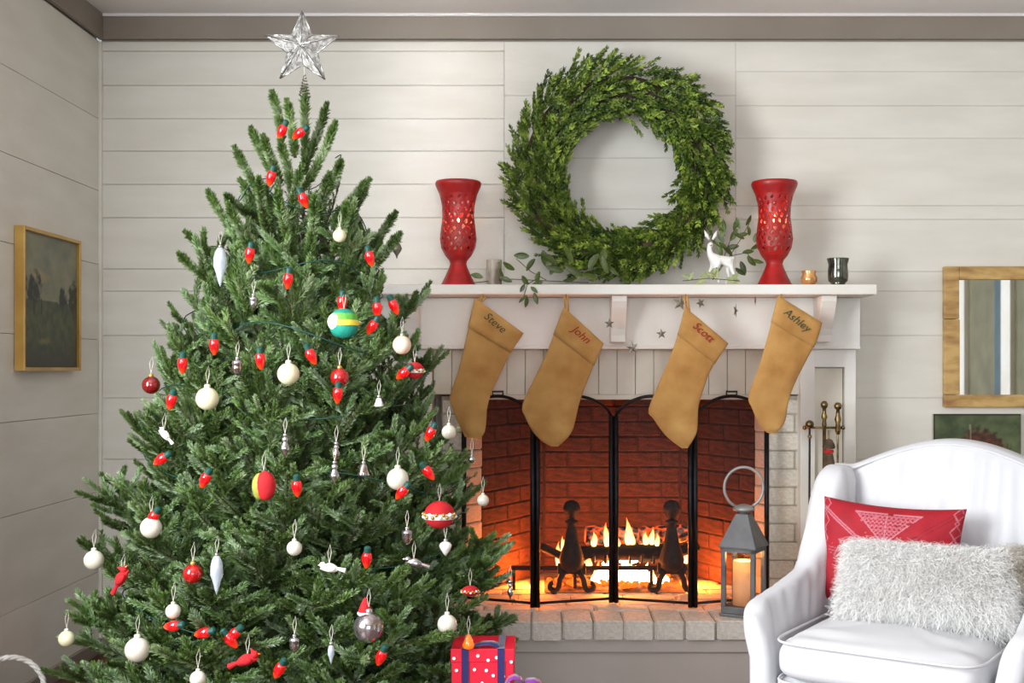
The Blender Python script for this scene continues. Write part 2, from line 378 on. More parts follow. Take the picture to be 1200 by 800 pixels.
# ------------------------------------------------------------ the room
XL, XR, ZC = -1.717, 3.0, 2.483
zc = lambda y: CH-(y-VY)/300.0
xc = lambda x: (x-VX)/300.0
floor = struct('floor', box(XL-0.2, XR+0.1, -4.95, 0.6, -0.08, 0.0), 'floor')
ceil = struct('ceiling', box(XL-0.2, XR+0.1, -4.95, 0.1, ZC, ZC+0.08), 'ceiling')
wb = struct('wall_back', join(box(XL, -0.60, 0.02, 0.10, 0, ZC), box(1.18, XR, 0.02, 0.10, 0, ZC),
            box(-0.60, -0.282, 0.02, 0.10, 0, ZC), box(0.87, 1.18, 0.02, 0.10, 0, ZC), box(-0.282, 0.87, 0.02, 0.10, 1.32, ZC)), 'mortar_dark')
def planks(parent, edges, x0, x1, axis, off=0.0, seed=0, gap=0.0017):
    rr = random.Random(seed)
    for a, b in zip(edges[:-1], edges[1:]):
        z1, z0 = a, b; t = rr.uniform(-0.0012, 0.0012)
        if axis == 'x': g = box(x0+gap/2, x1-gap/2, off+t, off+0.0198, z0+gap/2, z1-gap/2)
        else: g = box(off-0.021, off+t, x0+gap/2, x1-gap/2, z0+gap/2, z1-gap/2)
        part('plank', g, 'wall', parent, bevel=0.0007)
TOPZ = zc(49)
Lz = [TOPZ]+[zc(y) for y in (60,100,139,177,216,255,315,341)]
planks(wb, Lz, XL, xc(591), 'x', seed=1)
planks(wb, [zc(y) for y in (341,393,466,538,612,690,762)], XL, -0.60, 'x', seed=2)
planks(wb, [TOPZ]+[zc(y) for y in (112,185,245,341)], xc(591), xc(862), 'x', seed=3, gap=0.0009)
Rz = [TOPZ]+[zc(y) for y in (84,124,162,241,257,318,341)]
planks(wb, Rz, xc(862), XR, 'x', seed=4, gap=0.0009)
planks(wb, [zc(y) for y in (341,393,466,538,612,690,762)], 1.18, XR, 'x', seed=5, gap=0.0009)
# left wall with a window opening out of frame
wl = struct('wall_left', join(box(XL-0.10, XL-0.02, -2.45, 0.02, 0, ZC), box(XL-0.10, XL-0.0, -4.95, -3.9, 0, ZC),
            box(XL-0.10, XL, -3.9, -2.45, 0, 0.7), box(XL-0.10, XL, -3.9, -2.45, 2.25, ZC)), 'mortar_dark')
planks(wl, [TOPZ]+[zc(y) for y in (140,224,310,398,484,575,669,762)], -2.45, -0.001, 'y', off=XL, seed=6)
win = struct('window_1', join(box(XL-0.09, XL-0.05, -3.9, -3.85, 0.7, 2.25), box(XL-0.09, XL-0.05, -2.5, -2.45, 0.7, 2.25),
            box(XL-0.09, XL-0.05, -3.85, -2.5, 2.20, 2.25), box(XL-0.09, XL-0.05, -3.85, -2.5, 0.7, 0.75)), 'mantel')
struct('trim_1', box(XL, XL+0.012, -0.012, 0.0, 0.0, TOPZ-0.002), 'wall')
struct('trim_2', box(XL, XR, -0.022, 0.001, zc(47), ZC), 'crown', bevel=0.002)
struct('trim_3', box(XL, XL+0.022, -4.9, -0.022, zc(47), ZC), 'crown', bevel=0.002)
struct('trim_4', box(XL+0.022, XR, -0.034, -0.022, ZC-0.012, ZC), 'ceiling', bevel=0.003)
struct('baseboard_left', box(XL, XL+0.016, -4.9, -0.016, 0.0, 0.055), 'crown', bevel=0.003)
struct('baseboard_back', join(box(XL, -0.63, -0.016, 0, 0.0, 0.055), box(1.21, XR, -0.016, 0, 0, 0.055)), 'crown', bevel=0.003)
wr = struct('wall_right', box(XR, XR+0.1, -4.95, 0.1, 0, ZC), 'wall')
struct('door_1', box(XR-0.02, XR, -3.61, -3.11, 0, 2.15), 'olive')
struct('trim_5', box(XR-0.05, XR, -3.86, -3.61, 0, 2.2), 'mantel', bevel=0.004)
struct('trim_6', box(XR-0.03, XR, -3.11, -2.96, 0, 2.2), 'teal')
struct('trim_7', box(XR-0.05, XR, -2.96, -2.81, 0, 2.2), 'mantel', bevel=0.004)
struct('door_2', box(XR-0.02, XR, -2.81, -2.1, 0, 2.15), 'olive')

# ------------------------------------------------------------ mantelpiece
MC = 0.289
sh0, sh1 = (424-VX)/325.5, (1028-VX)/325.5
ZS = CH+(VY-333)/325.5
ZU = CH+(VY-345)/325.5
man = thing('mantelpiece', 'white painted wooden mantelpiece with three brackets around the brick fireplace', 'mantel', (MC, -0.1, 0))
part('shelf', box(sh0, sh1, -0.36, -0.0015, ZU, ZS), 'mantel', man, bevel=0.004)
fz = CH+(VY-409)/312.9
fx1 = (1008-VX)/312.9; fx0 = 2*MC-fx1
part('frieze', box(fx0, fx1, -0.19, -0.13, fz, ZU-0.001), 'mantel', man, bevel=0.002)
part('frieze_moulding', box(fx0, fx1, -0.197, -0.19, fz, fz+0.014), 'mantel', man, bevel=0.003)
for px in (480, 726, 972):
    xcn = (px-VX)/323.0; zt = ZU-0.001; zb = CH+(VY-400)/323.0
    prof = [(-0.19, zt), (-0.325, zt), (-0.325, zt-0.02)]+[(-0.325+0.075*math.sin(a*PI/2/6)**1.3, zt-0.02-(zt-0.02-zb)*(a/6)) for a in range(1, 7)]+[(-0.19, zb)]
    n = len(prof); V = [(xcn-0.0275, y, z) for y, z in prof]+[(xcn+0.0275, y, z) for y, z in prof]
    F = [tuple(range(n)), tuple(range(2*n-1, n-1, -1))]+[(i, n+i, n+(i+1)%n, (i+1)%n) for i in range(n)]
    part('bracket', (V, F), 'mantel', man, bevel=0.0015)
bx0, bx1 = (508-VX)/308.7, (938-VX)/308.7
zb0 = CH+(VY-462)/308.7
nb = 20
for i in range(nb):
    a = bx0+(bx1-bx0)*i/nb; b = bx0+(bx1-bx0)*(i+1)/nb
    part('beadboard_plank', box(a+0.0009, b-0.0009, -0.134, -0.121, zb0, fz-0.0005), 'bead', man, bevel=0.0016)
part('backing_board', box(bx0, bx1, -0.1205, -0.10, zb0, ZU-0.001), 'mortar_dark', man)
zl = CH+(VY-468)/308.7
part('lintel_trim', box(-0.30, 0.89, -0.140, -0.10, zl, zb0-0.0005), 'bead', man, bevel=0.002)
for sgn in (-1, 1):
    xo = MC+sgn*(1003-VX-MC*311.5)/311.5; xi = MC+sgn*(938-VX-MC*311.5)/311.5
    xa, xb = min(xo, xi), max(xo, xi); pi_, po = (955-VX)/311.5-MC, (990-VX)/311.5-MC
    pa, pb = (MC+pi_, MC+po) if sgn > 0 else (MC-po, MC-pi_)
    pz = CH+(VY-430)/311.5
    pil = part('pilaster', join(box(xa, pa, -0.17, -0.13, 0.235, fz-0.0005), box(pb, xb, -0.17, -0.13, 0.235, fz-0.0005),
                    box(pa, pb, -0.17, -0.13, pz, fz-0.0005), box(xa, xb, -0.13, -0.0015, 0.0, fz-0.0005)), 'mantel', man, bevel=0.0015)
    part('pilaster_panel', box(pa+0.003, pb-0.003, -0.150, -0.1305, 0.24, pz-0.003), 'bead', pil, bevel=0.002)

# ------------------------------------------------------------ brick fireplace
fp = thing('fireplace', 'open brick fireplace with white painted brick sides and sooty firebox', 'fireplace', (MC, 0.0, 0.234))
HZ = 0.234
bmb = bmesh.new(); bmesh.ops.create_cube(bmb, size=1.0)
bmesh.ops.bevel(bmb, geom=bmb.edges[:]+bmb.verts[:], offset=0.055, segments=1, affect='EDGES')
bme = bpy.data.meshes.new('brick'); bmb.to_mesh(bme); bmb.free()
protos = {}
for k in ('brick_white', 'brick_fire', 'brick_hearth'):
    me = bme.copy(); me.materials.append(M[k]); protos[k] = bpy.data.objects.new('brick', me)
def lay(parent, p0, p1, z0, z1, mk, bl=0.20, bh=0.0645, j=0.006, dep=0.05, seed=0, jit=0.003):
    rr = random.Random(seed); a = Vector((p0[0], p0[1], 0)); b = Vector((p1[0], p1[1], 0)); d = b-a; L = d.length; d.normalize()
    nrm = Vector((-d.y, d.x, 0)); ang = math.atan2(d.y, d.x); base = WL[parent]; z = z0; row = 0
    while z < z1-0.01:
        h = min(bh, z1-z); x = -(bl/2 if row % 2 else 0)
        while x < L-0.003:
            x0, x1 = max(x, 0), min(x+bl, L)
            if x1-x0 > 0.014:
                c = a+d*((x0+x1)/2)+nrm*(dep/2+rr.uniform(0, jit)); c.z = z+h/2
                inst(protos[mk], parent, c-base, (0, 0, ang), (x1-x0-j, dep, h-j))
            x += bl
        z += bh+0.0; row += 1
# nrm points to the left of p0->p1 : choose the order so that it points away from the viewer side
lay(fp, (-0.37, -0.12), (-0.285, -0.12), HZ+0.001, zl, 'brick_white', seed=1, dep=0.04, bh=0.0695)
lay(fp, (0.873, -0.12), (0.992, -0.12), HZ+0.001, zl, 'brick_white', seed=2, dep=0.04, bh=0.0695)
lay(fp, (-0.2226, -0.02), (-0.282, -0.118), HZ+0.001, zl, 'brick_white', seed=3, dep=-0.03, bh=0.0695)
lay(fp, (0.834, -0.02), (0.87, -0.118), HZ+0.001, zl, 'brick_white', seed=4, dep=0.03, bh=0.0695)
lay(fp, (-0.2226, -0.018), (0.02, 0.42), HZ+0.001, 1.2, 'brick_fire', seed=5)
lay(fp, (0.02, 0.42), (0.60, 0.42), HZ+0.001, 1.2, 'brick_fire', seed=6)
lay(fp, (0.60, 0.42), (0.834, -0.018), HZ+0.001, 1.2, 'brick_fire', seed=7)
def wallprism(p0, p1, off, th, z0, z1):
    a = Vector((p0[0], p0[1], 0)); b = Vector((p1[0], p1[1], 0)); d = (b-a).normalized(); n = Vector((-d.y, d.x, 0))
    q = [a+n*off, b+n*off, b+n*(off+th), a+n*(off+th)]
    V = [(p.x, p.y, z0) for p in q]+[(p.x, p.y, z1) for p in q]
    return V, [(0,3,2,1),(4,5,6,7),(0,1,5,4),(1,2,6,5),(2,3,7,6),(3,0,4,7)]
part('firebox_mortar', join(wallprism((-0.2226,-0.018),(0.02,0.42),0.006,0.06,HZ,1.3), wallprism((0.0,0.42),(0.62,0.42),0.006,0.06,HZ,1.3),
     wallprism((0.60,0.42),(0.834,-0.018),0.006,0.06,HZ,1.3), box(-0.30,0.9,-0.095,0.5,1.3,1.318)), 'mortar_fire', fp)
part('painted_mortar', join(box(-0.372,-0.286,-0.114,0.018,0.0,1.0), wallprism((-0.2226,-0.02),(-0.282,-0.118),-0.04,0.034,HZ,1.0)), 'mortar', fp)
part('painted_mortar', join(box(0.874,0.994,-0.114,0.018,0.0,1.0), wallprism((0.834,-0.02),(0.87,-0.118),0.006,0.03,HZ,1.0)), 'mortar', fp)
# ------------------------------------------------------------ raised hearth
he = thing('hearth', 'raised hearth topped with rounded pale painted bricks over a grey panelled base', 'hearth', (MC, -0.3, 0))
hx0, hx1 = MC-0.89, MC+0.89
zt_ = HZ; zb_ = HZ-0.066
nh = int((hx1-hx0)/0.1062)
bev = bmesh.new(); bmesh.ops.create_cube(bev, size=1.0); bmesh.ops.bevel(bev, geom=bev.edges[:]+bev.verts[:], offset=0.05, segments=2, affect='EDGES')
hm = bpy.data.meshes.new('hearth_brick'); bev.to_mesh(hm); bev.free(); hm.materials.append(M['brick_hearth'])
hp = bpy.data.objects.new('hearth_brick', hm)
rr = random.Random(3)
ph = ((622.4-VX)/341.0-hx0) % 0.1062 - 0.1062
k = 0
while True:
    a = hx0+ph+k*0.1062; b = a+0.1062; k += 1
    if a > hx1-0.02: break
    a2, b2 = max(a, hx0), min(b, hx1)
    if b2-a2 < 0.02: continue
    inst(hp, he, Vector(((a2+b2)/2, -0.452+rr.uniform(-0.004,0.004), (zt_+zb_)/2+rr.uniform(-0.002,0.001)))-WL[he], (rr.uniform(-.01,.01),0,rr.uniform(-.02,.02)), (b2-a2-0.006, 0.195, 0.066))
x = hx0; row = 0
for yb0, yb1 in ((-0.352,-0.252), (-0.25,-0.15), (-0.148,-0.05), (-0.048, 0.052), (0.054, 0.154), (0.156,0.256)):
    xs0, xs1 = (hx0, hx1) if yb1 < -0.14 else (-0.28+max(0, yb0+0.12)*0.5, 0.868-max(0, yb0+0.12)*0.5)
    x = xs0-(0.1 if row % 2 else 0); row += 1
    while x < xs1-0.02:
        a2, b2 = max(x, xs0), min(x+0.2, xs1)
        if b2-a2 > 0.02: inst(hp, he, Vector(((a2+b2)/2, (yb0+yb1)/2, HZ-0.033+rr.uniform(-0.001,0.0)))-WL[he], (0,0,0), (b2-a2-0.005, yb1-yb0-0.005, 0.064))
        x += 0.2
part('hearth_mortar', join(box(hx0+0.003, hx1-0.003, -0.535, -0.115, zb_+0.004, HZ-0.008), box(-0.28, 0.868, -0.115, 0.5, zb_, HZ-0.010)), 'mortar', he)
part('hearth_base', box(hx0+0.01, hx1-0.01, -0.520, -0.0015, 0.0, zb_+0.003), 'skirt', he)
part('base_moulding', box(hx0+0.008, hx1-0.008, -0.532, -0.520, zb_-0.045, zb_+0.002), 'skirt', he, bevel=0.003)

# ------------------------------------------------------------ fire: andirons, grate, logs, flames
def andiron(px, label):
    Y = -0.03; s = sc(Y); x = (px-VX)/s; Z = lambda py: CH-(py-VY)/s
    t = thing('andiron', label, 'andiron', (x, Y, HZ), 'pair of ball topped iron andirons')
    c = (x, Y, 0)
    part('finial', lathe([(0.001,Z(608.5)),(0.012,Z(607)),(0.024,Z(603)),(0.032,Z(597)),(0.0335,Z(596)),(0.032,Z(593)),(0.024,Z(588)),(0.010,Z(586)),(0.001,Z(585.5))], 20, c), 'rust_iron', t, smooth=True)
    part('post', lathe([(0.022,Z(670)),(0.046,Z(664)),(0.05,Z(655)),(0.040,Z(645)),(0.031,Z(638)),(0.026,Z(628)),(0.019,Z(618)),(0.018,Z(613)),(0.026,Z(611.5)),(0.024,Z(610)),(0.012,Z(608))], 16, c), 'rust_iron', t, smooth=True)
    part('crossbar', box(x-0.055, x+0.055, Y-0.012, Y+0.012, Z(672), Z(660)), 'rust_iron', t, bevel=0.004)
    part('rear_bar', join(box(x-0.008, x+0.008, Y, Y+0.33, Z(664), Z(659)), box(x-0.008, x+0.008, Y+0.315, Y+0.33, HZ+0.001, Z(664))), 'rust_iron', t)
    for sg in (-1, 1):
        path = []
        for a in range(14):
            q = a/13; th = -0.3+q*4.7
            if q < 0.35: path.append((x+sg*(0.028+0.06*q), Y-0.004, Z(668)-0.055*q/0.35*0.7))
            else:
                th = (q-0.35)/0.65*4.6; R = 0.021*(1-0.45*(q-0.35)/0.65)
                path.append((x+sg*(0.049+0.022-R*math.cos(th)-0.0), Y-0.004, HZ+0.029-R*math.sin(th)))
        part('foot', tube(path, [0.013-0.004*i/13 for i in range(14)], 8), 'rust_iron', t, smooth=True)
andiron(670, 'ball topped cast iron andiron left of the flames')
andiron(787, 'ball topped cast iron andiron right of the flames')
Zf = lambda py, Y: CH-(py-VY)/sc(Y)
gr = thing('fire_grate', 'black iron grate holding the burning logs between the andirons', 'grate', (0.29, 0.09, HZ))
part('front_rail', box(-0.11, 0.62, 0.02, 0.032, Zf(668,0.02), Zf(663,0.02)), 'rust_iron', gr)
part('back_rail', box(0.08, 0.5, 0.2, 0.212, Zf(668,0.02), Zf(663,0.02)), 'rust_iron', gr)
for i in range(8):
    xx = 0.12+i*0.047
    part('bar', tube([(xx,0.0,Zf(650,0)),(xx,0.02,Zf(660,0)),(xx,0.11,Zf(663,0)),(xx,0.21,Zf(658,0))], 0.0055, 6), 'rust_iron', gr)
for xx in (-0.10, 0.14, 0.44, 0.61):
    part('leg', box(xx-0.006, xx+0.006, 0.02, 0.032, HZ+0.001, Zf(667,0.02)), 'rust_iron', gr)
def log(px0, py0, px1, py1, Y, r, m, label, seed):
    a = Vector(P(px0, py0, Y)); b = Vector(P(px1, py1, Y+0.02)); rr = random.Random(seed); n = 14
    V = []; F = []; pts = 9
    d = (b-a); t = d.normalized(); u = t.cross(Vector((0,0,1))).normalized(); v = t.cross(u)
    for i in range(pts):
        q = i/(pts-1)
        for k in range(n):
            an = 2*PI*k/n; R = r*(1+0.16*noise.noise(Vector((q*5+seed, math.cos(an)*2, math.sin(an)*2))))*(0.86 if i in (0, pts-1) else 1)
            V.append(tuple(a+d*q+(u*math.cos(an)+v*math.sin(an))*R))
    F = [(i*n+k, i*n+(k+1)%n, (i+1)*n+(k+1)%n, (i+1)*n+k) for i in range(pts-1) for k in range(n)]+[tuple(range(n))[::-1], tuple((pts-1)*n+k for k in range(n))]
    c = (a+b)/2
    return single('log', (V, F), m, label, 'log', tuple(c), 'logs in the fire', smooth=True)
log(686, 627, 746, 630, 0.09, 0.040, 'ember', 'ash grey burning log on the left upper side of the grate', 1)
log(748, 628, 806, 624, 0.12, 0.036, 'ember', 'ash grey burning log on the right upper side of the grate', 2)
log(678, 648, 797, 646, 0.05, 0.031, 'log_dark', 'long charred black log across the front of the grate', 3)
log(634, 640, 668, 656, 0.07, 0.016, 'log_dark', 'thin charred stick leaning behind the left andiron', 4)
log(796, 646, 818, 640, 0.07, 0.022, 'log_dark', 'short charred log end beside the right andiron', 5)
# ash and coals
ashv = grid(lambda u, v: (0.02+0.55*u, -0.03+0.36*v, HZ+0.002+0.022*math.sin(PI*u)*math.sin(PI*v)*(1+0.8*noise.noise(Vector((u*14, v*9, 0))))), 40, 24)
tag(part('ash_bed', ashv, 'ash', None, smooth=True), 'bed of grey ash on the firebox floor', 'ash', kind='stuff')
cg = []
for i in range(150):
    x, y = rng.normal(0.30, 0.11), rng.uniform(0.0, 0.22); r = rng.uniform(0.006, 0.014)
    cg.append(ball((x, y, HZ+0.016+rng.uniform(0, 0.012)), r, 6, 4, 1, 1, 0.8))
tag(part('glowing_coals', join(*cg), 'coal', None), 'glowing orange coals scattered beneath the grate', 'coals', kind='stuff')
fl = thing('fire', 'yellow and orange flames burning around the logs', 'fire', (0.29, 0.1, HZ+0.01))
def flame(px, pyb, pyt, wpx, Y, m, seed, name='flame'):
    s = sc(Y); b = Vector(P(px, pyb, Y)); h = (pyb-pyt)/s; r = wpx/s/2; n = 12; prof = []
    V = []; F = []; K = 9; rr = random.Random(seed); ph = rr.uniform(0, 6)
    for i in range(K+1):
        q = i/K; R = r*(math.sin(PI*min(1, q*0.9+0.12))**0.8)*(1-q)**0.55*1.25+0.0004
        ox = 0.22*r*math.sin(q*5+ph)*2*q; 
        for k in range(n):
            a = 2*PI*k/n; V.append((b.x+ox+R*math.cos(a), b.y+R*0.55*math.sin(a), b.z+h*q))
    F = [(i*n+k, i*n+(k+1)%n, (i+1)*n+(k+1)%n, (i+1)*n+k) for i in range(K) for k in range(n)]+[tuple(range(n))[::-1], tuple(K*n+k for k in range(n))]
    part(name, (V, F), m, fl, smooth=True)
for i, (px, pb, pt, w_, Y) in enumerate([(696,640,622,8,0.04),(711,640,612,8,0.04),(736,638,606,9,0.04),(741,640,618,7,0.06),(757,638,622,8,0.04),(764,638,617,7,0.04),(770,640,624,6,0.05),
        (724,640,626,7,0.03),(655,664,634,9,0.1),(662,660,625,10,0.14),(804,660,634,10,0.12),(700,690,655,10,0.2),(690,664,652,10,0.03),(778,664,652,10,0.03),(660,645,628,6,0.1)]):
    flame(px, pb, pt, w_, Y, 'flame', i)
for i, (px, pb, pt, w_, Y) in enumerate([(703,692,660,20,0.10),(714,692,657,22,0.11),(727,692,655,26,0.10),(741,692,657,26,0.11),(755,692,659,22,0.10),(765,690,664,14,0.11),(778,686,670,12,0.1),(709,692,664,22,0.13),(735,692,660,24,0.13),(749,692,662,24,0.13),(721,692,662,22,0.13),(735,660,650,26,0.08),(711,662,655,14,0.08)]):
    flame(px, pb, pt, w_, Y, 'hotflame', 40+i)

# ------------------------------------------------------------ folding fire screen
scn = thing('fire_screen', 'black arched four panel folding fire screen with fine netting', 'fire screen', (0.289, -0.25, HZ))
posts = [(541, -0.20), (627, -0.315), (719, -0.22), (812, -0.315), (901, -0.20)]
pw = [Vector(((px-VX)/sc(Y), Y, 0)) for px, Y in posts]
for i in range(4):
    a, b = pw[i], pw[i+1]; d = (b-a).normalized(); a = a+d*0.0095; b = b-d*0.0095; L = (b-a).length
    zt0 = Zf(488, (a.y+b.y)/2); zpk = Zf(464, (a.y+b.y)/2); zb = HZ+0.016
    arch = [tuple(Vector((a.x, a.y, 0))+d*(L*q)+Vector((0, 0, zt0+(zpk-zt0)*math.sin(PI*q)**0.62))) for q in [j/20 for j in range(21)]]
    f = part('panel_frame', join(tube([(a.x, a.y, HZ+0.001), (a.x, a.y, zt0)], 0.0092, 8), tube([(b.x, b.y, HZ+0.001), (b.x, b.y, zt0)], 0.0092, 8),
             tube(arch, 0.006, 8), tube([(a.x, a.y, zb), (b.x, b.y, zb)], 0.005, 8), tube([tuple(a+d*(L*q)+Vector((0,0,zt0-0.004))) for q in (0, .0)], 0.004, 6) if False else tube([(a.x,a.y,zt0),(a.x,a.y,zt0+0.02)], 0.005, 6)), 'iron', scn, smooth=True)
    n = len(arch)
    V = [(p[0], p[1], zb) for p in arch]+[p for p in arch]; F = [(j, j+1, n+j+1, n+j) for j in range(n-1)]
    part('netting', (V, F), 'netting', f)
    if i in (0, 3):
        m_ = arch[10]
        part('handle', tube([(m_[0]-0.017, m_[1], m_[2]), (m_[0]-0.02, m_[1]-0.006, m_[2]+0.017), (m_[0]+0.02, m_[1]-0.006, m_[2]+0.017), (m_[0]+0.017, m_[1], m_[2])], 0.004, 8), 'iron', f)

# ------------------------------------------------------------ Christmas tree
TX, TY = -0.715, -1.15
def RT(z):          # silhouette radius of the foliage at height z
    pts = [(0.0,0.56),(0.20,0.64),(0.36,0.655),(0.55,0.61),(0.70,0.575),(0.85,0.53),(1.0,0.49),(1.12,0.46),(1.25,0.40),(1.4,0.335),(1.55,0.27),(1.68,0.19),(1.8,0.11),(1.95,0.03),(2.1,0.0)]
    return float(np.interp(z, [p[0] for p in pts], [p[1] for p in pts]))
def needles(p, ax, u, v, dens, L, nl=0.0225, wid=0.0034, flat=0.35):
    """p: Kx3 path points; returns verts, tris for one bottle-brush twig"""
    n = max(int(L*dens), 8)
    t = rng.random(n)*1.0; K = len(p)-1
    f = t*K; i = np.minimum(f.astype(int), K-1); fr = (f-i)[:, None]
    base = p[i]*(1-fr)+p[i+1]*fr
    A = ax[i]; U = u; Vv = v
    an = rng.random(n)*2*PI
    rad = np.cos(an)[:, None]*U+np.sin(an)[:, None]*Vv
    a = np.radians(rng.normal(38, 7, n)-12*(t > 0.9))[:, None]
    d = A*np.cos(a)+rad*np.sin(a)
    d[:, 2] += 0.18; d /= np.linalg.norm(d, axis=1)[:, None]
    ln = nl*rng.uniform(0.85, 1.08, n)*(1-0.30*np.clip((t-0.85)/0.15, 0, 1))*(0.75+0.25*np.clip(t/0.15, 0, 1))
    side = np.cross(d, rng.normal(size=(n, 3))); side /= np.linalg.norm(side, axis=1)[:, None]+1e-9
    side *= wid/2
    tip = base+d*ln[:, None]
    V = np.stack([base, base+d*ln[:, None]*0.5+side, tip, base+d*ln[:, None]*0.5-side], 1).reshape(-1, 3)
    T = np.arange(n)[:, None]*4+[0, 1, 2, 3]
    return V, T
class Acc:
    def __init__(s): s.V = []; s.F = []; s.m = []; s.n = 0
    def add(s, V, F, m): s.V.append(V); s.F.append(F+s.n); s.m.append(np.full(len(F), m)); s.n += len(V)
def tri_tube(p, r, n=5):
    g = tube([tuple(q) for q in p], r, n, cap=False)
    return np.array(g[0]), np.array(g[1])
def twig(acc, p0, d, L, up, dens, rs=0.0022, tipm=2, nl=0.0185, bare=0.0):
    d = np.array(d)/np.linalg.norm(d); K = 4
    pts = [np.array(p0, float)]; dd = d.copy(); axs = []
    for i in range(K):
        dd = dd+np.array([0, 0, up/K]); dd /= np.linalg.norm(dd); axs.append(dd.copy()); pts.append(pts[-1]+dd*L/K)
    p = np.array(pts); ax = np.array(axs)
    u = np.cross(d, [0, 0, 1.0]); u = u/(np.linalg.norm(u)+1e-9); v = np.cross(d, u)
    st = tri_tube(p, [rs*(1-0.6*i/K) for i in range(K+1)], 4); acc.add(st[0], st[1], 0)
    if bare < 1:
        b = int(bare*K); V, T = needles(p[b:], ax[b:], u, v, dens, L*(1-b/K), nl)
        acc.add(V, T, tipm)
    return p, ax
def branch_proto(L, side, seed, dens=1500, up=0.55, sub=True):
    global rng
    rng = np.random.default_rng(seed); acc = Acc()
    p, ax = twig(acc, (0,0,0), (1, 0, -0.08), L, up, dens, 0.006 if L > 0.35 else 0.0035, 1, bare=0.0 if L < 0.3 else 0.3)
    n = int(L/0.066) if side > 0.05 else 0
    for i in range(n):
        t = 0.12+0.80*i/max(n-1, 1) if L < 0.3 else 0.25+0.68*i/max(n-1, 1)
        f = t*4; j = min(int(f), 3); q = p[j]*(1-(f-j))+p[j+1]*(f-j); A = ax[j]
        for sg in (-1, 1):
            if rng.random() < 0.14: continue
            an = math.radians(rng.uniform(38, 58)); sl = side*(1.05-0.75*t)*rng.uniform(0.75, 1.2)+0.035
            lat = np.array([0, sg, 0]); d = A*math.cos(an)+lat*math.sin(an)+np.array([0, 0, rng.uniform(-0.12, 0.30)])
            pm, am = twig(acc, q, d, sl, up*0.5, dens, 0.0022, 1 if rng.random() < 0.7 else 2)
            if sub and sl > 0.09:
                for kk in range(int(sl/0.058)):
                    tt = 0.25+0.55*kk/max(int(sl/0.058)-1, 1)
                    ff = tt*4; jj = min(int(ff), 3); qq = pm[jj]*(1-(ff-jj))+pm[jj+1]*(ff-jj)
                    for s2 in (-1, 1):
                        l2 = np.cross(am[jj], [0, 0, 1])*s2
                        d2 = am[jj]*0.7+l2*0.7+np.array([0, 0, rng.uniform(-0.1, 0.3)])
                        twig(acc, qq, d2, rng.uniform(0.055, 0.095)*(1.25-tt*0.6), 0.2, dens, 0.0016, 2 if rng.random() < 0.35 else 1)
        if rng.random() < 0.5:
            twig(acc, q, A*0.6+np.array([0, rng.uniform(-.3, .3), 0.8]), side*0.45*rng.uniform(0.7, 1.2), 0.2, dens, 0.002, 1)
    me = bigmesh('branch', np.concatenate(acc.V), np.concatenate(acc.F), ['bark', 'needle', 'needle_tip'], mi=np.concatenate(acc.m))
    return bpy.data.objects.new('branch', me)
PR = {'shoot': [branch_proto(0.20, 0.02, 100+i, 5600, 0.18, False) for i in range(3)],
      's': [branch_proto(0.22, 0.10, 200+i, 3400, 0.35) for i in range(5)],
      'm': [branch_proto(0.38, 0.15, 300+i, 3200, 0.45) for i in range(6)],
      'l': [branch_proto(0.60, 0.19, 400+i, 2900, 0.45) for i in range(6)],
      'back': [branch_proto(0.60, 0.15, 500+i, 420, 0.45, False) for i in range(3)]}
PLEN = {'shoot': 0.20, 's': 0.22, 'm': 0.38, 'l': 0.60, 'back': 0.60}
tree = thing('christmas_tree', 'tall green fir tree hung with ornaments and lights in the left corner', 'christmas tree', (TX, TY, 0))
part('trunk', tube([(TX, TY, 0.0), (TX, TY, 0.9), (TX+0.005, TY, 1.4), (TX+0.0, TY, 1.66)], [0.04, 0.028, 0.013, 0.003], 10), 'bark', tree, smooth=True)
def put_branch(kind, p0, d, L, roll=0.0, proto=None):
    src = proto or random.choice(PR[kind])
    x = Vector(d).normalized(); up = Vector((0,0,1))
    if abs(x.z) > 0.97: up = Vector((0,1,0))
    y = up.cross(x).normalized(); z = x.cross(y)
    m = Matrix((x, y, z)).transposed() @ Matrix.Rotation(roll, 3, 'X')
    s = L/PLEN[kind]
    if kind == 'shoot': return inst(src, tree, Vector(p0)-WL[tree], m.to_euler(), (s, 1.45, 1.45))
    return inst(src, tree, Vector(p0)-WL[tree], m.to_euler(), (s, s**0.5 if s > 1 else s**0.8, s**0.5 if s > 1 else s**0.8))
rb = random.Random(5)
# explicit shoots of the crown (pixel base, pixel tip, depth offset)
for bx_, by_, tx_, ty_, dy in [(358,205,357,104,0),(332,165,320,106,-0.03),(346,185,338,117,-0.05),(352,205,387,124,-0.04),(354,225,397,146,-0.05),(376,235,404,190,-0.08),
        (392,255,433,211,-0.05),(328,215,290,152,-0.04),(312,240,273,173,-0.06),(330,215,306,160,-0.09),(345,235,330,165,-0.1),(402,265,428,222,-0.09),(300,255,262,232,-0.1),
        (425,300,466,251,-0.03),(285,285,240,226,-0.04),(270,310,214,275,-0.05),(340,260,350,195,-0.13),(370,270,385,205,-0.13),(315,275,300,210,-0.14),(300,310,268,240,-0.13),(390,300,410,240,-0.16),
        (345,300,320,225,-0.17),(360,305,372,232,-0.17),(430,320,468,276,-0.12),(255,335,207,300,-0.1)]:
    a = Vector(P(bx_, by_, TY+dy)); b = Vector(P(tx_, ty_, TY+dy*1.7))
    put_branch('shoot', a, b-a, (b-a).length, rb.uniform(-1, 1))
NB = 264
cnt = 0
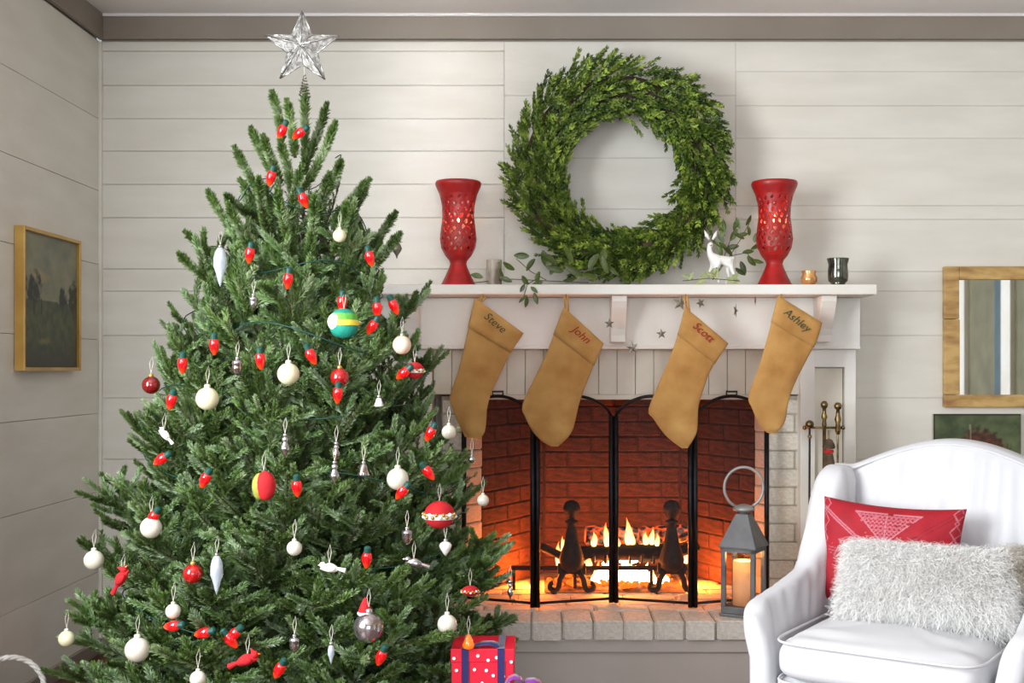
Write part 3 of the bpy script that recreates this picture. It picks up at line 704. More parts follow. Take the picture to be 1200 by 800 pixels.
for i in range(NB):
    q = (i+0.5)/NB
    zt = 0.10+1.60*(1-math.sqrt(1-q*0.985))*1.13    # tip height, denser low
    zt = min(zt, 1.74)
    az = i*2.399963+rb.uniform(-0.2, 0.2)
    R = RT(zt)*rb.choice((rb.uniform(0.76, 0.92), rb.uniform(0.9, 1.04), rb.uniform(0.96, 1.04)))
    el = math.radians(np.interp(zt, [0.1, 0.5, 1.0, 1.4, 1.75], [-4, 8, 22, 38, 56])+rb.uniform(-7, 7))
    droop = math.tan(el)*R
    z0 = max(zt-droop-0.25*R*0.45, 0.06)
    p0 = Vector((TX, TY, z0)); p1 = Vector((TX+R*math.cos(az), TY+R*math.sin(az), zt-0.10*R))
    d = p1-p0; L = d.length
    kind = 'l' if L > 0.47 else ('m' if L > 0.29 else 's')
    if zt > 1.50 and i % 2: kind = 'shoot'
    if p1.x < XL+0.06: continue
    if math.sin(az) > 0.35 and L > 0.29: kind = 'back'
    put_branch(kind, p0, d, L*0.97, rb.uniform(-0.35, 0.35)); cnt += 1
# dense inner growth, joined
def merge_inner():
    me = PR['back'][0].data; nv = len(me.vertices); co = np.empty(nv*3, np.float32); me.vertices.foreach_get('co', co); co = co.reshape(-1, 3)
    nf = len(me.polygons); idx = np.empty(nf*4, np.int32); me.loops.foreach_get('vertex_index', idx); idx = idx.reshape(-1, 4)
    mi = np.empty(nf, np.int32); me.polygons.foreach_get('material_index', mi)
    Vs = []; Fs = []; Ms = []; n = 0
    for i in range(44):
        z = 0.08+1.35*i/44; az = i*2.4+1; R = RT(z)*0.75; el = math.radians(np.interp(z, [0.1, 1.5], [5, 50]))
        x = Vector((math.cos(az)*math.cos(el), math.sin(az)*math.cos(el), math.sin(el))); y = Vector((0,0,1)).cross(x).normalized(); zz = x.cross(y)
        m = np.array([x, y, zz]); s = R/0.60
        Vs.append((co*[s, 1, 1]) @ m + [0, 0, z]); Fs.append(idx+n); Ms.append(mi); n += nv
    o = bpy.data.objects.new('inner_foliage', bigmesh('inner_foliage', np.concatenate(Vs), np.concatenate(Fs), ['bark', 'needle', 'needle'], mi=np.concatenate(Ms)))
    COL.objects.link(o); o.parent = tree; o['kind'] = 'stuff'
merge_inner()

# ------------------------------------------------------------ ornaments
def surf(px, py, out=0.015):
    """point on the front of the foliage that appears at pixel px, py"""
    Y = TY-0.3
    for _ in range(12):
        x, _y, z = P(px, py, Y); R = RT(z)+out; dx = x-TX
        Y2 = TY-math.sqrt(max(R*R-dx*dx, 0.0)) if abs(dx) < R else TY-0.02
        Y = 0.5*Y+0.5*Y2
    return P(px, py, Y), sc(Y)
def hanger(t, p, ztop, L=0.045, two=True):
    x, y, z = p[0], p[1], ztop
    pts = [(x, y, z), (x-0.004, y, z+L*0.6), (x, y+0.012, z+L), (x+0.004, y+0.004, z+L*0.6), (x, y, z)]
    part('string', tube(pts, 0.0007, 4), 'string', t)
def o_ball(px, py, rp, m, label, group='round ball ornaments on the tree', gold=False, L=0.045):
    c, s = surf(px, py); r = rp/s
    t = thing('ball_ornament', label, 'ornament', c, group)
    part('ball', ball(c, r, 28, 18), m, t, smooth=True)
    part('cap', lathe([(r*0.26, -0.001), (r*0.28, r*0.12), (r*0.24, r*0.28), (r*0.08, r*0.32)], 14, (c[0], c[1], c[2]+r*0.95)), 'gold' if gold else ('pearl' if m in ('cream', 'pearl') else 'silver'), t, smooth=True)
    hanger(t, c, c[2]+r*1.26, L)
    return t
BALLS = [(338,438,13,'cream','large cream ball hanging below the green and teal ornament'),
 (243,467,13.5,'cream','large cream ball on the left beside the dark red ball'),
 (466,561,13,'pearl','large cream ball on the right side above a red bulb'),
 (177,618,12.5,'pearl','cream ball hanging at the left edge above the red bird'),
 (110,656,11.5,'pearl','white ball hanging left of the red bird'),
 (161,761,14.5,'pearl','largest white ball hanging at the lower left of the tree'),
 (524,731,11.5,'pearl','white ball hanging above the red gift box'),
 (78,748,9.5,'cream','small cream ball hanging lowest at the far left edge'),
 (398,276,8,'cream','small cream ball high up near the top of the tree'),
 (203,716,9,'pearl','small white ball hanging straight below the red ball at lower left'),
 (345,642,9,'pearl','small white ball in the middle above the small white bird'),
 (526,506,8.5,'pearl','small white ball at right edge in front of the first stocking'),
 (566,586,7,'pearl','small pearl ball at right edge against the firebox'),
 (553,538,4.5,'silver','tiny silver ball at the right edge below the first stocking'),
 (232,795,9.5,'pearl','white ball at bottom edge left of centre'),
 (471,404,11,'peach','peach coloured ball at right edge below two red bulbs'),
 (177,451,10.5,'darkred','dark red ball alone at the left edge of the tree'),
 (398,442,11,'redball','shiny red ball with gold cap below the teal ornament'),
 (226,672,11.5,'redball','shiny red ball at lower left beside the glass icicle'),
 (432,735,18,'mercury','largest silver mercury glass ball at lower right of the tree')]
for b in BALLS: o_ball(*b, gold=b[3] in ('redball', 'darkred'))
def o_lathe(name, cat, px, py, prof, m, label, capm='silver', tilt=0.0, cap=True, group=None, L=0.04):
    c, s = surf(px, py); g = lathe([(max(r/s, 0.0002), z/s) for r, z in prof], 16)
    t = thing(name, label, cat, c, group)
    if tilt: g = xf(g, Matrix.Rotation(tilt, 4, 'Y'))
    part('body', move(g, c), m, t, smooth=True)
    top = prof[-1][1]/s
    if cap: part('cap', lathe([(2.6/s, 0), (2.6/s, 2.5/s), (1/s, 3.2/s)], 10, (c[0], c[1], c[2]+top)), capm, t, smooth=True)
    hanger(t, c, c[2]+top+(3/s if cap else 0), L)
    return t
ACORN = [(0.3,-9),(3.5,-7),(5.5,-3),(6,1),(5.5,4),(6.5,5),(6,8),(2,10)]
FIN = [(0.3,-13),(1.5,-9),(5,-4),(6,-1),(4.5,3),(2.5,6),(4,8),(4,11),(1.5,13)]
ICE = [(0.3,-24),(2.5,-18),(5,-8),(8,0),(7.5,10),(6,17),(3,22)]
CONE = [(0.5,-8),(3,-5),(6,0),(7.5,4),(6,7),(2,9)]
o_lathe('icicle_ornament','ornament',258,312,[(r,z) for r,z in ICE],'icicle','clear glass icicle at upper left edge of the tree',group='glass icicles on the tree')
o_lathe('icicle_ornament','ornament',254,673,[(r*0.95,z) for r,z in ICE],'icicle','clear glass icicle beside the red ball at lower left',group='glass icicles on the tree')
o_lathe('icicle_ornament','ornament',388,766,[(r*0.5,z*0.5) for r,z in ICE],'icicle','short frosty icicle near the bottom centre of the tree',group='glass icicles on the tree')
o_lathe('acorn_ornament','ornament',278,431,ACORN,'mercury','small silver acorn left of the large cream ball')
o_lathe('finial_ornament','ornament',334,524,FIN,'silver','small silver finial in the middle above the red felt ornament')
o_lathe('finial_ornament','ornament',394,531,[(r*.8,z*.8) for r,z in FIN],'mercury','silver finial, upper of two hanging together at centre')
o_lathe('finial_ornament','ornament',392,556,[(r,z) for r,z in FIN],'silver','silver finial, lower of two hanging together at centre')
o_lathe('bell_ornament','ornament',426,550,[(7,-7),(7.5,-6),(5.5,-1),(4,5),(2,7)],'mercury','small silver bell right of the two hanging finials')
o_lathe('acorn_ornament','ornament',345,756,ACORN,'silver','small silver acorn at the bottom centre of the tree')
o_lathe('acorn_ornament','ornament',477,630,ACORN,'mercury','small silver acorn on a looped string below the right cream ball')
o_lathe('cone_ornament','ornament',522,643,CONE,'white','white pine cone shaped ornament below the red sugared ornament')
o_lathe('acorn_ornament','ornament',297,355,[(r*.8,z*.8) for r,z in ACORN],'silver','small silver acorn between two red bulbs at upper left')
o_lathe('bell_ornament','ornament',444,371+100,[(5,-5),(5.5,-4),(4,0),(3,4),(1,5)],'white','tiny white bell hanging from a green ribbon at right')
o_lathe('finial_ornament','ornament',465,290,[(r*1.0,z) for r,z in FIN],'star_dark','dusky bronze finial at the upper right edge of the tree')
o_lathe('finial_ornament','ornament',598,693,[(r*.6,z*.8) for r,z in FIN],'silver','tiny silver drop at the lowest right tip before the firebox')
# round ornament with coloured bands
c, s = surf(403, 379); r = 17.5/s
t = thing('banded_ornament', 'teal, yellow, green and white banded round ornament on the upper tree', 'ornament', c)
def band(z0, z1, m, name, k=1.0):
    pr = []
    for i in range(9):
        z = z0+(z1-z0)*i/8; pr.append((max(r*k*math.sqrt(max(1-z*z, 0))**0.8, 0.0005), r*z))
    part(name, lathe(pr, 24, c), m, t, smooth=True)
band(-0.99, -0.12, 'tealfelt', 'teal_band'); band(-0.14, 0.22, 'yellowfelt', 'yellow_band', 1.02); band(0.20, 0.7, 'greenfelt', 'green_band'); band(0.68, 0.99, 'tealfelt', 'top_band')
part('white_patch', ball((c[0]-r*0.42, c[1]-r*0.38, c[2]+r*0.1), r*0.62, 16, 10), 'whitefelt', t, smooth=True)
hanger(t, c, c[2]+r)
# sugared red ornaments
def o_patch(px, py, rp, label, top='felt_red', mid='whitefelt', sq=0.9):
    c, s = surf(px, py); r = rp/s
    t = thing('decorated_ornament', label, 'ornament', c)
    part('body', ball(c, r, 24, 14, 1.0, 1.0, sq), top, t, smooth=True)
    part('band', lathe([(r*1.02, -r*0.25), (r*1.05, -r*0.1), (r*1.04, r*0.08), (r*1.0, r*0.12)], 24, c), mid, t, smooth=True)
    for k in range(14):
        a = -PI*(k+0.5)/14
        part('bead', ball((c[0]+r*1.05*math.cos(a), c[1]+r*1.05*math.sin(a), c[2]-r*0.08*(-1)**k), r*0.13, 8, 6), 'gold' if k % 3 else 'white', t, smooth=True)
    hanger(t, c, c[2]+r*sq)
o_patch(515, 603, 18, 'red ornament with a white and gold beaded band on the right side')
o_patch(486, 434, 11, 'small red and white beaded ornament at upper right edge')
o_patch(551, 692, 10, 'flattened red ornament at lower right beside the firebox', mid='felt_red', sq=0.6)
# oval ornament
c, s = surf(309, 569); t = thing('oval_ornament', 'red oval ornament with a yellow green left edge at the tree centre', 'ornament', c)
part('body', ball((c[0]+2/s, c[1], c[2]), 15/s, 24, 14, 0.8, 0.7, 1.15), 'felt_red', t, smooth=True)
part('edging', ball((c[0]-5/s, c[1]+0.004, c[2]-1/s), 14/s, 20, 12, 0.65, 0.72, 1.15), 'olivefelt', t, smooth=True)
hanger(t, c, c[2]+18/s)
# birds
def o_bird(px, py, L, m, label, flip=1, rot=0.0, name='bird_ornament'):
    c, s = surf(px, py); k = L/s
    t = thing(name, label, 'ornament', c)
    R = Matrix.Rotation(rot, 4, 'Y')
    def F_(g): return move(xf(g, R), c)
    def body(u, v):
        a = 2*PI*u; x = (v-0.5)*k*flip; q = v
        rr_ = 0.24*k*(math.sin(PI*min(q*1.05+0.0, 1))**0.6)*(1.0 if q < 0.55 else 1-0.25*(q-0.55)/0.45)+0.0006
        return (x, rr_*math.cos(a)*0.8, rr_*math.sin(a)+0.10*k*math.sin(PI*q*0.9))
    part('body', F_(grid(body, 14, 12, True)), m, t, smooth=True)
    part('head', F_(ball((0.36*k*flip, 0, 0.24*k), 0.17*k, 14, 10)), m, t, smooth=True)
    part('beak', F_(tube([(0.48*k*flip, 0, 0.25*k), (0.62*k*flip, 0, 0.22*k)], [0.05*k, 0.004*k], 8)), 'orange' if m == 'felt_red' else m, t)
    part('tail', F_(tube([(-0.38*k*flip, 0, 0.05*k), (-0.85*k*flip, 0, -0.06*k)], [0.08*k, 0.13*k], 8)), m, t)
    part('wing', F_(ball((-0.05*k*flip, -0.17*k, 0.06*k), 0.2*k, 12, 8, 1.5, 0.4, 0.8)), m, t, smooth=True)
    if m == 'felt_red': part('crest', F_(tube([(0.32*k*flip, 0, 0.36*k), (0.24*k*flip, 0, 0.56*k)], [0.10*k, 0.01*k], 8)), m, t)
    hanger(t, c, c[2]+0.3*k)
o_bird(144, 678, 25, 'felt_red', 'red cardinal bird perched at the left edge of the tree', 1, -0.9)
o_bird(290, 775, 27, 'felt_red', 'red cardinal bird near the bottom left of the tree', 1, -0.2)
o_bird(192, 510, 17, 'white', 'small white bird at the left side below a red bulb', -1, 0.7)
o_bird(386, 667, 22, 'white', 'small white bird at the centre right of the tree', -1, 0.0)
o_bird(485, 661, 22, 'silver', 'flat silver bird on the right side below the acorn', -1, 0.1)
# red cap on mercury ball = small santa-like hat: plain red felt cone
c, s = surf(428, 712); t = thing('felt_cap_ornament', 'small red felt cap sitting just above the large mercury ball', 'ornament', c)
part('cap', lathe([(8/s, -7/s), (8.5/s, -5/s), (7/s, 0), (4/s, 7/s), (1/s, 12/s)], 14, c), 'felt_red', t, smooth=True)
part('band', lathe([(8.6/s, -8/s), (9.4/s, -7/s), (9.2/s, -5/s), (8.2/s, -4.4/s)], 14, c), 'whitefelt', t, smooth=True)
c, s = surf(549, 752, 0.03); t = thing('gourd_ornament', 'glowing orange glass gourd ornament just above the red gift box', 'ornament', c)
part('body', lathe([(0.5/s,-9/s),(6/s,-7/s),(7.5/s,-3/s),(5/s,2/s),(4/s,5/s),(2/s,9/s)], 16, c), 'orange', t, smooth=True); hanger(t, c, c[2]+9/s)
# string of lights
ls = thing('string_of_lights', 'string of red bulbs on dark green cord wound around the fir tree', 'string lights', (TX, TY, 0))
cord = []
for i in range(420):
    q = i/419; z = 1.72-1.62*q; a = q*2*PI*8.5; R = RT(z)*(0.72+0.08*math.sin(i*0.37)); x = TX+R*math.cos(a)
    cord.append((max(x, XL+0.03), TY+R*math.sin(a), z+0.03*math.sin(i*0.43)))
part('cord', tube(cord, 0.0017, 5), 'wire_green', ls, smooth=True)
BUL = [(331,152,0.5),(318,206,0.3),(355,232,-0.4),(293,296,0.2),(338,326,0.15),(433,300,-0.2),(251,403,0.05),(214,425,0.1),(201,468,0.3),(364,415,-0.4),(401,353,0.1),(442,360,0.0),(461,357,-0.4),
 (437,381,0.6),(241,560,0.5),(348,569,0.0),(430,653,0.1),(447,768,0.4),(396,460,0.1),(190,537,1.0),(472,575,0.7),(505,506,0.5),(501,552,-0.6),(240,741,1.3),(204,733,1.4),(275,742,0.8),
 (328,783,0.5),(305,420,0.0),(352,155,1.0),(180,605,0.6),(269,748,-0.6),(474,436,0.9)]
bg = lathe([(0.0006,-0.030),(0.004,-0.027),(0.009,-0.019),(0.0128,-0.006),(0.013,0.002),(0.011,0.010),(0.0085,0.014)], 14)
bproto = None
for px, py, tilt in BUL:
    c, s = surf(px, py, 0.022)
    if bproto is None:
        bproto = part('bulb', bg, 'bulb', ls, smooth=True, local=True); o = bproto
        so = part('socket', lathe([(0.0085,0.012),(0.009,0.014),(0.0085,0.027),(0.004,0.030)], 12), 'wire_green', bproto, local=True)
    else:
        o = bproto.copy(); COL.objects.link(o); o.parent = ls; s2 = so.copy(); COL.objects.link(s2); s2.parent = o
    o.location = Vector(c)-WL[ls]; o.rotation_euler = (0.25, tilt, 0)
# star topper
c = P(354, 55, TY); s = sc(TY)
st = thing('star_topper', 'silver openwork five pointed star on top of the fir tree', 'star', P(357, 104, TY))
pts = [(354,13),(366,41),(397,42),(372,62),(381,93),(355,76),(328,92),(337,62),(310,41),(342,41)]
ring = [Vector(P(a, b, TY)) for a, b in pts]; ctr = Vector(c); fr = ctr+Vector((0,-0.03,0)); bk = ctr+Vector((0,0.03,0))
V = [tuple(p) for p in ring]+[tuple(fr), tuple(bk)]; F = [(i, (i+1)%10, 10) for i in range(10)]+[((i+1)%10, i, 11) for i in range(10)]
part('star_body', (V, F), 'star', st)
wr_ = []
for i in range(10):
    wr_.append(tube([tuple(ring[i]), tuple(ring[(i+1)%10])], 0.0022, 6)); wr_.append(tube([tuple(ring[i]), tuple(fr)], 0.0026 if i % 2 == 0 else 0.0014, 6)); wr_.append(tube([tuple(ring[i]), tuple(bk)], 0.0014, 6))
part('star_wire', join(*wr_), 'silver', st, smooth=True)
fil = []
for i in range(260):
    k = rng.integers(0, 10); a = ring[k]; b = ring[(k+1)%10]; u1, v1 = rng.random(2); u2 = u1+rng.normal(0, 0.25); v2 = v1+rng.normal(0, 0.25)
    def q_(u, v): u = min(max(u, 0), 1); v = min(max(v, 0), 1); return fr.lerp(a.lerp(b, u), v**0.6)+Vector((0,-0.001,0))
    fil.append(tube([tuple(q_(u1, v1)), tuple(q_(u2, v2))], 0.0006, 3, cap=False))
part('star_filigree', join(*fil), 'silver', st)
coil = []
z0_ = P(357, 113, TY)[2]; z1_ = P(357, 88, TY)[2]; cx_ = P(357, 0, TY)[0]
for i in range(90):
    q = i/89; R = 0.017*(1-0.85*q); a = q*2*PI*7; coil.append((cx_+R*math.cos(a), TY+R*math.sin(a), z0_+(z1_-z0_)*q))
part('coil_base', tube(coil, 0.0018, 5), 'star_dark', st, smooth=True)
part('stem', tube([(cx_, TY, z1_-0.01), (cx_, TY, z1_+0.03), (ctr.x, TY, ctr.z-0.02)], 0.0014, 5), 'silver', st)

# ------------------------------------------------------------ boxwood wreath
def leafgeo(L, Wd, curl=0.25, n=3):
    V = []; F = []
    for i in range(n+1):
        q = i/n; w_ = Wd/2*math.sin(PI*(0.06+0.9*q))**0.8; z = -curl*L*q*q
        V += [(L*q, -w_, z+w_*0.35), (L*q, 0, z), (L*q, w_, z+w_*0.35)]
    for i in range(n):
        for k in (0, 1): a = i*3+k; F.append((a, a+1, a+4, a+3))
    return V, F
def sprig_geo(seed, L=0.078, nl=14, ll=0.0175, lw=0.0075):
    r_ = random.Random(seed); gs = [tube([(0,0,0), (L*0.5, 0, 0.003), (L, 0, 0.008)], 0.0011, 3, cap=False)]
    for i in range(nl):
        t = 0.15+0.85*i/(nl-1)
        for sg in (-1, 1):
            an = r_.uniform(0.35, 0.8)*sg; 
            if i == nl-1: an *= 0.4
            m = Matrix.Translation((L*t, 0, 0.008*t)) @ Matrix.Rotation(i*0.9+r_.uniform(-.4, .4), 4, 'X') @ Matrix.Rotation(an, 4, 'Z') @ Matrix.Rotation(r_.uniform(-0.5, 0.1), 4, 'Y')
            k = r_.uniform(0.8, 1.15)
            gs.append(xf(leafgeo(ll*k, lw*k, 0.2, 2), m))
    return join(*gs)
wY = -0.135; ws = sc(wY)
wc = Vector(P(727, 203, wY)); WR = 97/ws; WA = 31/ws
wre = thing('wreath', 'large round boxwood wreath leaning against the wall on the mantel', 'wreath', (wc.x, wc.y, ZS))
part('ring_frame', tube([(wc.x+WR*math.cos(2*PI*i/40), wc.y, wc.z+WR*math.sin(2*PI*i/40)) for i in range(41)], WA*0.55, 10), 'bark', wre, smooth=True)
SG = []
for i in range(8):
    g = sprig_geo(i); me = bpy.data.meshes.new('sprig'); me.from_pydata(g[0], [], g[1]); me.materials.append(M['boxwood']); me.update(); SG.append((me, g))
def sprig_pose(rr_, front):
    th = rr_.uniform(0, 2*PI); phi = rr_.uniform(-1.25, 1.25) if front else rr_.uniform(-PI, PI)
    rad = Vector((math.cos(th), 0, math.sin(th))); tan = Vector((math.sin(th), 0, -math.cos(th)))   # clockwise
    nrm = Vector((0,-1,0))*math.cos(phi)+rad*math.sin(phi)
    A = WA*(1.0+0.14*math.sin(th)-0.10*math.cos(th))*rr_.uniform(0.62, 0.92)
    A2 = A if math.cos(phi) > 0 else A*0.8
    p = wc+rad*WR*rr_.uniform(0.97, 1.04)+Vector((0,-1,0))*A2*math.cos(phi)*0.8+rad*A2*math.sin(phi)
    d = tan*1.0+nrm*rr_.uniform(0.25, 0.7)+Vector((rr_.uniform(-.25,.25), rr_.uniform(-.2,.1), rr_.uniform(-.25,.25)))
    if p.y > -0.03: p.y = -0.03
    x = d.normalized(); y = nrm.cross(x).normalized(); z = x.cross(y)
    return p, Matrix((x, y, z)).transposed()
rw = random.Random(9)
for i in range(290):
    p, m = sprig_pose(rw, True); o = bpy.data.objects.new('sprig', rw.choice(SG)[0]); COL.objects.link(o); o.parent = wre
    k = rw.uniform(0.75, 1.15); 
    if p.z < ZS+0.03: p.z = ZS+0.03
    o.location = p-WL[wre]; o.rotation_euler = m.to_euler(); o.scale = (k, k, k)
Vs = []; Fs = []; n = 0
for i in range(1500):
    p, m = sprig_pose(rw, i % 3 > 0); g = rw.choice(SG)[1]; V = np.array(g[0])*rw.uniform(0.6, 1.0) @ np.array(m).T + np.array(p-WL[wre])
    V[:, 2] = np.maximum(V[:, 2], 0.002)
    F = []
    V[:, 1] = np.minimum(V[:, 1], -0.01-wc.y-0.0)
    Vs.append(V); Fs.append(np.array([q if len(q) == 4 else q+(q[-1],) for q in g[1] if len(q) == 4])+n); n += len(V)
fo = bpy.data.objects.new('foliage', bigmesh('foliage', np.concatenate(Vs), np.concatenate(Fs), ['boxwood'])); COL.objects.link(fo); fo.parent = wre; fo['kind'] = 'stuff'
# loose leafy branches on the shelf
def leafy(name, label, stems, leaves, m='leaf', base=None, group=None):
    t = thing(name, label, 'greenery', base)
    for sm in stems: part('stem', tube([P(a, b, Y) for a, b, Y in sm], 0.0015, 5), 'bark', t)
    g = leafgeo(1.0, 0.42, 0.12, 6); me = bpy.data.meshes.new('leaf'); me.from_pydata(g[0], [], g[1]); me.materials.append(M[m]); me.polygons.foreach_set('use_smooth', [True]*len(g[1])); me.update()
    rl = random.Random(len(leaves))
    for px, py, Y, L, ang in leaves:
        o = bpy.data.objects.new('leaf', me); COL.objects.link(o); o.parent = t
        p = Vector(P(px, py, Y)); k = 0.88*L/sc(Y); a = math.radians(ang)
        x = Vector((math.cos(a), rl.uniform(-.25, .1), math.sin(a))).normalized(); zz = Vector((0,-1,0)); y = zz.cross(x).normalized(); z = x.cross(y)
        o.location = p-WL[t]; o.rotation_euler = (Matrix((x, y, z)).transposed() @ Matrix.Rotation(rl.uniform(-0.6, 0.6), 3, 'X')).to_euler(); o.scale = (k, k*rl.uniform(.85, 1.15), k)
Ys = -0.27
leafy('leafy_branch', 'broad leafed green branch lying on the mantel left of the wreath and hanging over', [[(690,331,Ys),(640,329,Ys),(600,327,Ys),(556,331,Ys)], [(640,328,Ys),(622,318,Ys),(605,303,Ys)], [(630,326,-0.36),(618,333,-0.372),(614,347,-0.374)]],
  [(566,325,Ys,17,165),(573,320,-0.33,-1,0)][:1]+[(603,316,Ys,18,150),(620,300,Ys,20,178),(627,303,Ys,20,232),(632,318,Ys,18,255),(612,323,Ys,17,300),(640,312,Ys,22,100),(652,310,Ys,24,140),(600,330,Ys,18,160),
   (645,322,Ys,20,70),(660,318,Ys,24,165),(670,308,Ys,22,110),(590,326,Ys,16,120),(618,346,-0.374,15,218),(617,347,-0.374,15,268),(626,343,-0.374,16,285),(622,336,-0.374,12,320),(615,333,-0.374,12,240),
   (680,322,Ys,24,150),(690,315,Ys,24,60),(700,325,Ys,22,170),(712,320,Ys,24,110),(580,318,Ys,15,60),(636,330,Ys,16,200),(660,329,Ys,18,10),(705,310,Ys,22,80),(725,322,Ys,20,140)], base=P(640,331,Ys))
leafy('leafy_branch', 'dark leafed green branch standing behind the deer beside the right red vase', [[(835,328,-0.2),(855,300,-0.19),(868,280,-0.18),(878,262,-0.18)], [(855,300,-0.19),(875,296,-0.18),(884,308,-0.18)], [(845,310,-0.19),(862,265,-0.18)]],
  [(850,272,-.19,18,100),(860,270,-.18,18,70),(868,268,-.18,16,110),(874,264,-.18,15,60),(878,276,-.18,14,95),(880,292,-.18,16,30),(866,288,-.18,18,190),(872,280,-.18,16,150),(876,300,-.18,17,-50),(868,306,-.18,18,-70),
   (882,304,-.18,15,-20),(858,300,-.18,18,130),(852,290,-.19,18,160),(846,300,-.19,20,110),(862,314,-.18,16,-40),(856,282,-.18,18,60),(870,296,-.18,16,10),(848,284,-.19,16,120),(842,318,-.2,18,80),(884,284,-.18,13,80),(864,276,-.18,15,10),(838,300,-.19,20,140)], base=P(838,331,-0.2))
leafy('pale_leafy_sprig', 'pale green leafy sprig lying on the mantel before the white deer', [[(800,329,-0.31),(830,326,-0.32),(866,329,-0.32)]],
  [(812,327,-.31,16,160),(820,326,-.31,17,30),(832,326,-.32,18,60),(842,327,-.32,16,110),(850,327,-.32,20,-8),(838,325,-.32,15,150),(828,328,-.32,16,200),(856,328,-.32,14,40),(806,329,-.31,14,60)], m='leaf_pale', base=P(832,331,-0.32))

# ------------------------------------------------------------ red pierced vases with candles
def make_vase():
    s = sc(-0.22); H = 123/s; pts = [(20.5,0),(20.5,2),(19,4),(15,12),(10.5,22),(9,27),(10,31),(15,37),(19.5,46),(21,56),(19.5,70),(18,82),(18.5,95),(21.5,108),(26,118),(26.5,121),(25.5,123)]
    zz = [p[1] for p in pts]; rr_ = [p[0] for p in pts]; nu, nv = 120, 110
    holes = []; r_ = random.Random(4)
    for row, zc_ in enumerate([44,50,56,62,68,75,82,89,96,103]):
        for k in range(15):
            a = 2*PI*(k+0.5*(row % 2))/15+r_.uniform(-0.06, 0.06)
            holes.append((a, zc_+r_.uniform(-1, 1), r_.uniform(1.5, 2.5)*(0.8 if zc_ < 60 else 1), r_.uniform(-0.7, 0.7)))
    V = []; F = []
    for j in range(nv+1):
        z = 123*j/nv; R = float(np.interp(z, zz, rr_))
        for i in range(nu):
            a = 2*PI*i/nu; V.append((R/s*math.cos(a), R/s*math.sin(a), z/s))
    for j in range(nv):
        zc_ = 123*(j+0.5)/nv; R = float(np.interp(zc_, zz, rr_))
        for i in range(nu):
            a = 2*PI*(i+0.5)/nu; cut = False
            if 40 < zc_ < 107:
                for ha, hz, hr, ht in holes:
                    if abs(hz-zc_) > 4: continue
                    da = ((a-ha+PI) % (2*PI)-PI)*R; dz = zc_-hz; u = da*math.cos(ht)+dz*math.sin(ht); v = -da*math.sin(ht)+dz*math.cos(ht)
                    if (u/(hr*0.72))**2+(v/(hr*1.25))**2 < 1: cut = True; break
            if not cut: F.append((j*nu+i, j*nu+(i+1)%nu, (j+1)*nu+(i+1)%nu, (j+1)*nu+i))
    return V, F
VG = make_vase(); vme = None
for px, lab in ((537, 'red pierced ceramic vase glowing at the left end of the mantel'), (907.5, 'red pierced ceramic vase glowing right of the white deer')):
    Y = -0.22; x = (px-VX)/sc(Y); s = sc(Y)
    t = thing('pierced_vase', lab, 'vase', (x, Y, ZS))
    if vme is None:
        o = part('vase_body', VG, 'red', t, smooth=True, local=True, solid=0.003); vme = o.data
    else:
        o = bpy.data.objects.new('vase_body', vme); COL.objects.link(o); o.parent = t; md = o.modifiers.new('solid', 'SOLIDIFY'); md.thickness = 0.003; md.offset = 0
    cn = thing('pillar_candle', 'lit ivory candle inside the red vase at the '+('left end of the mantel' if px < 600 else 'right of the white deer'), 'candle', (x, Y, ZS+36/s), 'candles in the red vases')
    part('wax', lathe([(0.001,0.0),(11/s,0.0),(11/s,36/s),(9/s,37/s),(0.001,36.4/s)], 16), 'wax', cn, smooth=False, local=True)
    part('flame', lathe([(0.0005,37.5/s),(0.0035,40/s),(0.0045,42/s),(0.002,47/s),(0.0003,49/s)], 10), 'candleflame', cn, smooth=True, local=True)
    point('candle_light', (x, Y, ZS+(36+43)/s), 0.55, (1.0, 0.55, 0.22), 0.008)
# small votive glasses
def cup(px, wpx, hpx, m, name, label, Y=-0.24, lip=1.0, belly=0.92, extra=None):
    s = sc(Y); x = (px-VX)/s; r = wpx/2/s; h = hpx/s
    t = thing(name, label, 'candle holder', (x, Y, ZS))
    pr = [(r*0.80,0),(r*0.78,h*0.05),(r*0.62,h*0.10),(r*0.88,h*0.2),(r*belly,h*0.35),(r*belly,h*0.55),(r*0.86,h*0.78),(r*lip,h*0.97),(r*lip,h),(r*lip*0.93,h),(r*0.8,h*0.75),(r*0.82,h*0.4),(r*0.6,h*0.2),(0.0005,h*0.18)]
    part('glass', lathe(pr, 28), m, t, smooth=True, local=True)
    part('wax', lathe([(0.0005,h*0.22),(r*0.7,h*0.24),(r*0.7,h*0.45),(0.0005,h*0.46)], 16), 'wax', t, local=True)
    if extra: part('flame', lathe([(0.0004,h*0.48),(0.002,h*0.56),(0.0026,h*0.62),(0.0004,h*0.8)], 8), 'candleflame', t, smooth=True, local=True); point('votive_light', (x, Y, ZS+h*0.7), 0.05, (1, .6, .3), 0.004)
cup(948, 18, 18.5, 'amber', 'votive_glass', 'tiny amber mercury glass votive between the red vase and silver cup', belly=1.08, lip=0.95, extra=True)
cup(982, 25.5, 33, 'smoke', 'votive_cup', 'smoky silver mercury glass cup at the right end of the mantel')
s = sc(-0.25); x = (579-VX)/s
t = thing('birch_votive', 'narrow birch bark patterned candle holder beside the left red vase', 'candle holder', (x, -0.25, ZS))
part('sleeve', lathe([(0.001,0),(9/s,0),(9/s,31/s),(7.6/s,31/s),(7.4/s,20/s),(0.001,20/s)], 20), 'birch', t, local=True)
